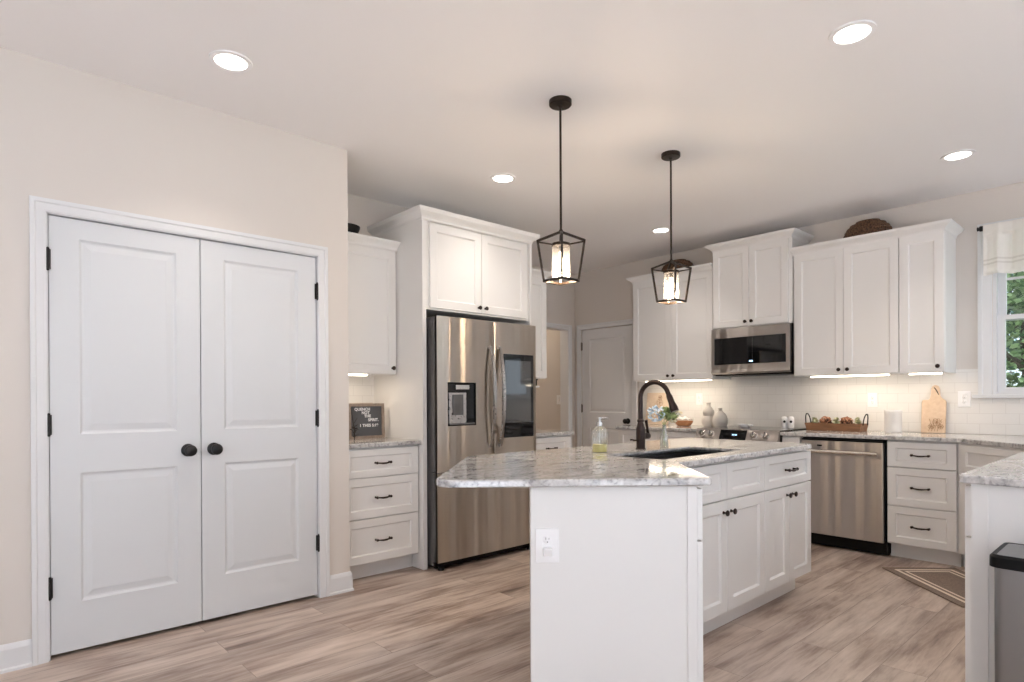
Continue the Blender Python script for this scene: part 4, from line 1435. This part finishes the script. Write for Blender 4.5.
for s, u, v in (('QUENCH', 0.185, 0.200), ('NOT', 0.375, 0.300), ('THE', 0.445, 0.395), ('SPIRIT.', 0.550, 0.505), ('1 THES 5:19', 0.310, 0.660)):
    text(s, u * lbw, (1 - v) * lbh, 0.0285, fo)
# board behind it
pb = thing('serving_board', 'pale wooden board standing behind the letter board', 'board', (-4.172, 2.128, ZT + 0.0005), R90)
B().prism(rounded([(0, 0), (0.285, 0), (0.285, 0.262), (0, 0.262)], [0.01, 0.01, 0.02, 0.02], 4), -0.016, 0.0).obj('board', 'paleframe', pb, rot=(radians(90 - 8), 0, 0), fix=True)
# dark sprig
sp_ = thing('dried_sprig', 'dark dried sprig leaning at the left of the letter board', 'sprig', (-3.915, 2.078, ZT + 0.0005))
tw = B().tube([(0.0, 0.01, 0.0), (0.002, 0.012, 0.06), (-0.006, 0.004, 0.13), (-0.02, -0.006, 0.225)], [0.004, 0.003, 0.0025, 0.0015], 6)
for z, dy, dz in ((0.05, 0.03, 0.03), (0.09, 0.028, 0.02), (0.04, -0.02, 0.03), (0.12, 0.022, 0.035), (0.02, 0.034, 0.02)):
    tw.tube([(0, 0.01, z), (0.002, 0.01 + dy, z + dz)], [0.002, 0.001], 5)
tw.obj('twig', 'twig', sp_, True)
leaf_cluster(B(), (0, 0.014, 0.07), 0.042, 26, 0.022, random.Random(9), (0.4, 0.7, 1.3)).obj('leaves', 'twig', sp_)

# floral board left of the range
fb = thing('cutting_board', 'wide blond board with a floral drawing, leaning left of the range', 'board', (-3.972, YB - 0.058, ZT + 0.0005))
fbo = B().prism(rounded([(0, 0), (0.285, 0), (0.285, 0.345), (0, 0.345)], [0.012] * 4, 4), 0.0, 0.016).obj('board', 'blondwood', fb, rot=(radians(90 - 7), 0, 0), fix=True)
en = B()
rr = random.Random(4)
for (bx, bz, r) in ((0.17, 0.235, 0.040), (0.21, 0.150, 0.045), (0.11, 0.165, 0.035), (0.17, 0.290, 0.026)):
    for k in range(6):
        a = 2 * pi * k / 6 + rr.random()
        ctr = Vector((bx + r * 0.55 * cos(a), bz + r * 0.55 * sin(a)))
        en.tube([(ctr.x + r * 0.5 * cos(w), ctr.y + r * 0.5 * sin(w), 0.0165) for w in [2 * pi * q / 12 for q in range(12)]], 0.0012, 4, closed=True)
for k in range(5):
    en.tube([(0.12 + 0.02 * k, 0.03, 0.0165), (0.14 + 0.012 * k, 0.10, 0.0165), (0.12 + 0.025 * k, 0.17, 0.0165)], 0.0014, 4)
en.obj('floral_drawing', 'burn', fbo)

# maple board right
mb = thing('cutting_board', 'maple paddle cutting board with engraved flowers right of the white canister', 'board', (-1.368, YB - 0.062, ZT + 0.0005))
ol = [(0.0, 0.0), (0.162, 0.0), (0.162, 0.246), (0.156, 0.258), (0.134, 0.274), (0.120, 0.296), (0.116, 0.350), (0.108, 0.370), (0.088, 0.379), (0.068, 0.370), (0.060, 0.350), (0.058, 0.296), (0.052, 0.270), (0.044, 0.262), (0.006, 0.258), (0.0, 0.248)]
mbo = B().prism(ol, 0.0, 0.017).obj('board', 'maple', mb, rot=(radians(90 - 7.5), 0, 0), fix=True, bevel=0.003)
en = B()
for (bx, bz, r) in ((0.105, 0.085, 0.030), (0.070, 0.050, 0.022), (0.130, 0.050, 0.020)):
    for k in range(6):
        a = 2 * pi * k / 6
        ctr = Vector((bx + r * 0.55 * cos(a), bz + r * 0.55 * sin(a)))
        en.tube([(ctr.x + r * 0.45 * cos(w), ctr.y + r * 0.45 * sin(w), 0.0175) for w in [2 * pi * q / 10 for q in range(10)]], 0.0012, 4, closed=True)
for k in range(4):
    en.tube([(0.05 + 0.02 * k, 0.012, 0.0175), (0.07 + 0.015 * k, 0.06, 0.0175), (0.055 + 0.028 * k, 0.11, 0.0175)], 0.0013, 4)
en.obj('engraving', 'burn', mbo)
B().tube([(0.080, 0.352, 0.014), (0.082, 0.356, 0.021), (0.090, 0.345, 0.022), (0.104, 0.318, 0.0215), (0.112, 0.300, 0.020), (0.104, 0.322, 0.020), (0.088, 0.350, 0.020)], 0.0028, 6).obj('hanging_cord', 'twig', mbo, True)

# canister
cn = thing('canister', 'white ceramic utensil canister on the counter above the dishwasher edge', 'canister', (-1.535, 5.555, ZT + 0.0005))
B().lathe([(0.056, 0), (0.059, 0.004), (0.060, 0.02), (0.060, 0.150), (0.062, 0.154), (0.062, 0.176), (0.060, 0.180), (0.056, 0.180), (0.055, 0.05), (0.0, 0.048)], seg=40).obj('pot', 'canister', cn, True)
B().lathe([(0.0615, 0.146), (0.0632, 0.149), (0.0615, 0.152)], seg=40, caps=False).obj('rim_band', 'canister', cn, True)

# tray with dried flowers
ty = thing('serving_tray', 'brown wooden tray with black loop handles on the right counter', 'tray', (-1.965, 5.555, ZT + 0.0005), -0.02)
tb = B()
w, dp, hh = 0.224, 0.090, 0.064
tb.add([(-w + .012, -dp + .012, 0), (w - .012, -dp + .012, 0), (w - .012, dp - .012, 0), (-w + .012, dp - .012, 0), (-w, -dp, hh), (w, -dp, hh), (w, dp, hh), (-w, dp, hh),
        (-w + .011, -dp + .011, hh), (w - .011, -dp + .011, hh), (w - .011, dp - .011, hh), (-w + .011, dp - .011, hh), (-w + .022, -dp + .022, .012), (w - .022, -dp + .022, .012), (w - .022, dp - .022, .012), (-w + .022, dp - .022, .012)],
       [(0, 3, 2, 1), (0, 1, 5, 4), (1, 2, 6, 5), (2, 3, 7, 6), (3, 0, 4, 7), (4, 5, 9, 8), (5, 6, 10, 9), (6, 7, 11, 10), (7, 4, 8, 11), (8, 9, 13, 12), (9, 10, 14, 13), (10, 11, 15, 14), (11, 8, 12, 15), (12, 13, 14, 15)])
tb.obj('tray_body', 'walnut', ty)
for s in (-1, 1):
    pts = []
    for k in range(13):
        a = pi * k / 12
        pts.append((s * (w + 0.004 + 0.012 * sin(a)), -0.050 * cos(a), hh - 0.012 + 0.092 * sin(a) ** 0.75))
    B().tube(pts, 0.0048, 8).obj('handle', 'black', ty, True)
rt = random.Random(11)
TX, TY = -1.965, 5.555
for k, (x, y) in enumerate(((-0.080, 0.0), (0.085, 0.0))):
    fl = thing('dried_flower_ball', ('rust dried flower ball in the left half of the tray', 'rust dried flower ball in the right half of the tray')[k], 'dried flowers', (TX + x, TY + y, ZT + 0.019), 0, 'dried flower balls in the tray')
    B().ball((0, 0, 0.048), 0.040, 14, 9, (1.15, 1, 1.0)).obj('core', 'twig', fl, True)
    leaf_cluster(B(), (0, 0, 0.056), 0.044, 190, 0.024, rt, (1.1, 0.95, 1.0), 0.85).obj('petals', 'rust', fl)
for k, (x, y) in enumerate(((-0.171, 0.0), (0.0025, 0.0), (0.173, 0.0))):
    fl = thing('dried_greens', ('pale dried greens at the left end of the tray', 'pale dried greens between the two rust flower balls', 'pale dried greens at the right end of the tray')[k], 'dried leaves', (TX + x, TY + y, ZT + 0.0135), 0, 'dried greens in the tray')
    leaf_cluster(B(), (0, 0, 0.062), 0.030, 90, 0.026, rt, (0.62, 1.7, 1.25), 0.2).obj('leaves', 'sage', fl)

# stoneware vases left
gv = thing('stoneware_vase', 'double-gourd grey stoneware vase, the taller of two by the range', 'vase', (-3.165, 5.575, ZT + 0.0005))
B().lathe([(0.044, 0), (0.058, 0.012), (0.066, 0.040), (0.063, 0.072), (0.050, 0.098), (0.046, 0.106), (0.052, 0.118), (0.056, 0.138), (0.051, 0.162), (0.036, 0.186), (0.021, 0.202), (0.018, 0.216), (0.022, 0.236), (0.018, 0.238), (0.014, 0.215), (0.0, 0.210)], seg=36).obj('vase_body', 'ceramic', gv, True)
rv = thing('stoneware_vase', 'round grey stoneware bottle vase, the shorter of two by the range', 'vase', (-3.024, 5.545, ZT + 0.0005))
B().lathe([(0.050, 0), (0.068, 0.020), (0.073, 0.060), (0.066, 0.098), (0.048, 0.130), (0.026, 0.148), (0.017, 0.156), (0.016, 0.170), (0.022, 0.182), (0.018, 0.184), (0.012, 0.168), (0.0, 0.165)], seg=36).obj('vase_body', 'ceramic', rv, True)

# bowl with cloth on the left counter
bw = thing('wooden_bowl', 'low oval brown wooden bowl between the floral board and the vases', 'bowl', (-3.400, 5.500, ZT + 0.0005))
bb = B().lathe([(0.055, 0), (0.070, 0.004), (0.092, 0.034), (0.098, 0.054), (0.093, 0.054), (0.085, 0.034), (0.060, 0.010), (0.0, 0.008)], seg=36)
bb.v = [(x * 1.0, y * 0.75, z) for x, y, z in bb.v]
bb.obj('bowl_body', 'bowlwood', bw, True)
cl = thing('cream_cloth', 'crumpled cream cloth lying in the oval wooden bowl', 'cloth', (-3.400, 5.500, ZT + 0.012))
rc = random.Random(5)
vs, fs = [], []
nx = 16
for i in range(nx + 1):
    for j in range(nx + 1):
        u, v = i / nx * 2 - 1, j / nx * 2 - 1
        rr_ = min(1, sqrt(u * u + v * v))
        z = 0.016 * (1 - rr_ ** 4) + 0.009 * sin(7 * u + 3 * v) * (1 - rr_ * 0.5) + 0.007 * cos(9 * v - 4 * u) + 0.058
        vs.append((u * 0.078, v * 0.055, z))
for i in range(nx):
    for j in range(nx):
        a = i * (nx + 1) + j
        fs.append((a, a + nx + 1, a + nx + 2, a + 1))
co = B().add(vs, fs).obj('folded_cloth', 'linen', cl, True)
sm = co.modifiers.new('thick', 'SOLIDIFY'); sm.thickness = 0.003

# shakers and spoon rest
for k, x in enumerate((-2.398, -2.340)):
    sh = thing('shaker', ('white shaker with a black dot, the left one beside the tray', 'white shaker with a black dot, the right one beside the tray')[k], 'shaker', (x, 5.545, ZT + (0.0105 if x < -2.232 else 0.0005)), 0.42, 'white salt and pepper shakers')
    bx = B().lathe([(0.025, 0), (0.0275, 0.003), (0.0275, 0.078), (0.0255, 0.092), (0.018, 0.102), (0.0, 0.105)], seg=24)
    bx.obj('shaker_body', 'white', sh, True)
    B().lathe([(0.011, 0), (0.011, 0.002), (0.0, 0.0025)], c=(0, -0.0265, 0.058), axis='-y', seg=18).obj('dot', 'blk', sh)
sr = thing('spoon_rest', 'small white spoon rest on the black cooktop', 'spoon rest', (-2.712, 5.42, 0.9165), -0.3)
bb = B().lathe([(0.034, 0), (0.048, 0.004), (0.058, 0.030), (0.054, 0.030), (0.044, 0.010), (0.0, 0.008)], seg=32)
bb.obj('dish', 'white', sr, True)
B().tube([(0.045, 0, 0.018), (0.075, 0, 0.020), (0.095, 0, 0.024)], [0.012, 0.010, 0.008], 10).obj('rest_handle', 'white', sr, True)

# on top of the cabinets
def basket(label, x, y, z, rx, ry, h):
    o = thing('wicker_basket', label, 'basket', (x, y, z), 0)
    b = B()
    n = 9
    for i in range(n):
        u = i / (n - 1)
        s = sqrt(max(0.0, 1 - (u * 0.93) ** 3.2))
        pts = []
        for k in range(40):
            a = 2 * pi * k / 40
            wv = 1 + 0.015 * sin(a * 20 + (i % 2) * pi)
            pts.append((rx * s * wv * cos(a), ry * s * wv * sin(a), 0.006 + u * h))
        b.tube(pts, h / n * 0.62, 6, closed=True)
    b.obj('coiled_weave', 'wicker', o, True)
    c_ = B()
    prof = [(sqrt(max(0.0, 1 - (i / 8 * 0.93) ** 3.2)), i / 8 * h) for i in range(9)] + [(0.0, h)]
    vsx = B().lathe([(r * 0.97, zz) for r, zz in prof], seg=32)
    c_.add([(p[0] * rx, p[1] * ry, p[2]) for p in vsx.v], vsx.f)
    c_.obj('basket_lining', 'wicker', o, True)
    return o
basket('dark wicker basket upturned on the cabinet right of the microwave', -1.715, 5.56, 2.426, 0.178, 0.125, 0.195)
basket('dark wicker basket upturned on the cabinet left of the microwave, behind the far pendant', -3.500, 5.56, 2.426, 0.185, 0.125, 0.175)
bo = thing('black_bowl', 'small black bowl on top of the nook wall cabinet', 'bowl', (-4.02, 2.075, 2.286))
B().lathe([(0.055, 0), (0.066, 0.01), (0.096, 0.10), (0.108, 0.128), (0.110, 0.140), (0.104, 0.140), (0.092, 0.105), (0.055, 0.014), (0.0, 0.012)], seg=32).obj('bowl_body', 'blk', bo, True)
bi = thing('bird_figurine', 'small black bird figurine on top of the refrigerator cabinet', 'figurine', (-3.78, 2.86, 2.4555))
bdm = B().lathe([(0.03, 0.0), (0.03, 0.008), (0.007, 0.012), (0.006, 0.05)], seg=16)
bdm.ball((0, 0, 0.080), 0.036, 16, 10, (0.85, 1.25, 0.9))
bdm.obj('bird_body', 'blk', bi, True)
B().tube([(0, 0.030, 0.085), (0, 0.045, 0.110), (0, 0.050, 0.135)], [0.026, 0.019, 0.015], 12).ball((0, 0.052, 0.142), 0.020, 14, 9).obj('bird_head', 'blk', bi, True)
B().tube([(0, 0.066, 0.142), (0, 0.094, 0.134)], [0.008, 0.001], 8).obj('beak', 'blk', bi, True)
B().tube([(0, -0.035, 0.085), (0, -0.075, 0.072)], [0.014, 0.006], 8).obj('tail', 'blk', bi, True)

# holder under the far cabinet
ph = thing('under_cabinet_holder', 'small black holder with a pale bar hung under the far refrigerator-side cabinet', 'holder', (-3.99, 3.90, 1.371))
B().box(-0.02, 0.06, -0.035, 0.035, -0.012, 0.0).box(-0.012, 0.052, -0.03, 0.03, -0.060, -0.012).obj('bracket', 'blk', ph, bevel=0.003)
B().tube([(0.058, -0.055, -0.070), (0.058, 0.045, -0.070)], 0.009, 12).obj('bar', 'canister', ph, True)

# ------------------------------------------------------------------ trash can
tc_ = thing('trash_can', 'tall stainless trash can with black rim in front of the peninsula', 'trash can', (-0.402, 2.418, 0), 0.0)
TW, TD, TH = 0.40, 0.245, 0.686
ol = rounded([(0, 0), (TW, 0), (TW, TD), (0, TD)], [0.030, 0.030, 0.025, 0.025], 6)
n = len(ol)
tcs = mat('trash_steel', (0.27, 0.27, 0.275), 0.34, 1.0)
bb = B()
bb.prism(offset(ol, 0.008), 0.012, TH - 0.035)
bb.obj('can_body', tcs, tc_, True)
B().prism(offset(ol, 0.006), 0.0, 0.013).obj('foot_ring', 'blk', tc_)
rim = B()
o_ = offset(ol, -0.004); i_ = offset(ol, 0.016)
rim.add([(x, y, TH - 0.036) for x, y in o_] + [(x, y, TH - 0.004) for x, y in o_] + [(x, y, TH + 0.004) for x, y in offset(ol, 0.004)] + [(x, y, TH + 0.002) for x, y in i_],
        [(k * n + i, k * n + (i + 1) % n, (k + 1) * n + (i + 1) % n, (k + 1) * n + i) for k in range(3) for i in range(n)])
rim.obj('rim', 'blk', tc_, True)
B().prism(offset(ol, 0.015), TH - 0.02, TH + 0.003).obj('lid', tcs, tc_)
B().box(TW / 2 - 0.05, TW / 2 + 0.05, -0.05, 0.0, 0.015, 0.03).obj('pedal', 'blk', tc_, bevel=0.004)

# ------------------------------------------------------------------ rug at 45 degrees
rgx = thing('kitchen_rug', 'brown kitchen rug with two cream border lines before the corner cabinet', 'rug', (-1.385, 4.755, 0), -pi / 4)
RL, RWd = 0.80, 0.490
B().box(0, RL, 0, RWd, 0.0005, 0.009).obj('rug_pile', 'rug', rgx, bevel=0.003)
ln = B()
for i0, wd in ((0.052, 0.020), (0.095, 0.014)):
    z0, z1 = 0.0091, 0.0098
    x0, x1, y0, y1 = i0, RL - i0, i0, RWd - i0
    ln.box(x0, x1, y0, y0 + wd, z0, z1).box(x0, x1, y1 - wd, y1, z0, z1).box(x0, x0 + wd, y0 + wd, y1 - wd, z0, z1).box(x1 - wd, x1, y0 + wd, y1 - wd, z0, z1)
ln.obj('border_lines', 'rugline', rgx)

# ------------------------------------------------------------------ valance
rd = thing('curtain_rod', 'black curtain rod over the window', 'curtain rod', (-0.972, YB - 0.075, 2.437))
B().tube([(0.0, 0, 0), (1.21, 0, 0)], 0.0085, 12).obj('rod', 'black', rd, True)
for x, s in ((0.0, -1), (1.21, 1)):
    B().lathe([(0.014, -0.004), (0.020, 0.0), (0.020, 0.016), (0.013, 0.022), (0.016, 0.032), (0.0, 0.036)] if s > 0 else [(0.0, -0.036), (0.016, -0.032), (0.013, -0.022), (0.020, -0.016), (0.020, 0.0), (0.014, 0.004)], c=(x, 0, 0), axis='x', seg=18).obj('finial', 'black', rd, True)
for x in (0.06, 1.15):
    B().box(x - 0.008, x + 0.008, -0.004, 0.074, -0.030, -0.010).box(x - 0.010, x + 0.010, 0.068, 0.0745, -0.055, 0.015).obj('bracket', 'black', rd)
vl = thing('window_valance', 'sheer white tucked valance hanging from the black rod', 'curtain', (-0.966, YB - 0.075, 2.085))
vs, fs = [], []
NX, NZ = 150, 26
Wv, Hv = 1.172, 0.372
for j in range(NZ + 1):
    v = j / NZ
    for i in range(NX + 1):
        u = i / NX
        amp = 0.024 * (0.55 + 0.45 * (1 - v))
        y = amp * sin(u * 2 * pi * 9 + 0.6 * sin(u * 17)) + 0.005 * sin(u * 2 * pi * 23)
        if v > 0.80: y = -0.012 + y * 0.35
        tk_ = 0.0
        for tz in (0.06,):
            if abs(v - tz) < 0.026: tk_ = -0.010
        z = v * Hv + 0.006 * sin(u * 2 * pi * 4.5) * (1 - v)
        vs.append((u * Wv, y - 0.008 + tk_, z))
for j in range(NZ):
    for i in range(NX):
        a = j * (NX + 1) + i
        fs.append((a, a + 1, a + NX + 2, a + NX + 1))
vo = B().add(vs, fs)
lm = bpy.data.materials.new('sheer_cloth')
lm.use_nodes = True
nt = lm.node_tree
bs = nt.nodes['Principled BSDF']
bs.inputs['Base Color'].default_value = (0.93, 0.90, 0.86, 1)
bs.inputs['Roughness'].default_value = 0.9
tr_ = nt.nodes.new('ShaderNodeBsdfTranslucent')
tr_.inputs[0].default_value = (0.93, 0.90, 0.86, 1)
tp = nt.nodes.new('ShaderNodeBsdfTransparent')
m1 = nt.nodes.new('ShaderNodeMixShader'); m1.inputs[0].default_value = 0.18
m2 = nt.nodes.new('ShaderNodeMixShader'); m2.inputs[0].default_value = 0.06
nt.links.new(bs.outputs[0], m1.inputs[1]); nt.links.new(tr_.outputs[0], m1.inputs[2])
nt.links.new(m1.outputs[0], m2.inputs[1]); nt.links.new(tp.outputs[0], m2.inputs[2])
nt.links.new(m2.outputs[0], nt.nodes['Material Output'].inputs[0])
vo.obj('fabric', lm, vl, True)
for tz in (0.30, 0.22):
    tv, tf = [], []
    for i in range(NX + 1):
        u = i / NX
        for dv in (-0.018, 0.018):
            v = tz + dv
            amp = 0.024 * (0.55 + 0.45 * (1 - v))
            y = amp * sin(u * 2 * pi * 9 + 0.6 * sin(u * 17)) + 0.005 * sin(u * 2 * pi * 23)
            tv.append((u * Wv, y - 0.0125, v * Hv + 0.006 * sin(u * 2 * pi * 4.5) * (1 - v)))
    for i in range(NX):
        tf.append((2 * i, 2 * i + 2, 2 * i + 3, 2 * i + 1))
    B().add(tv, tf).obj('tuck_band', 'linen', vl, True)

# ------------------------------------------------------------------ outside
g = B().box(-12, 12, YB + 0.3, 14.0, -0.4, -0.3).obj('ground', 'lawn')
struct(g)
def tree(label, x, y, h, r, n, lm_, seed, sz):
    o = thing('tree', label, 'tree', (x, y, -0.3))
    rn = random.Random(seed)
    tk = B().tube([(0, 0, 0), (0.05, 0, h * 0.3), (-0.04, 0.05, h * 0.6), (0, 0, h * 0.85)], [0.13, 0.10, 0.07, 0.03], 10)
    for k in range(6):
        a = rn.uniform(0, 2 * pi)
        z = h * rn.uniform(0.3, 0.7)
        tk.tube([(0, 0, z), (0.5 * r * cos(a), 0.5 * r * sin(a), z + 0.35), (0.8 * r * cos(a), 0.8 * r * sin(a), z + 0.5)], [0.05, 0.03, 0.012], 7)
    tk.obj('trunk', 'bark', o, True)
    cr = B()
    for k in range(16):
        a = rn.uniform(0, 2 * pi); rr_ = r * rn.uniform(0.1, 0.75)
        leaf_cluster(cr, (rr_ * cos(a), rr_ * sin(a), h * rn.uniform(0.25, 0.95)), r * 0.5, n // 16, sz, rn, (1, 1, 0.75), 0.55)
    cr.obj('foliage', lm_, o)
tree('bright green leafy tree close outside the window', -1.15, 9.3, 3.6, 1.0, 5200, 'treeleaf', 21, 0.085)
tree('dark green tree farther behind the window', -2.1, 12.0, 6.0, 2.4, 9000, 'treedark', 22, 0.16)
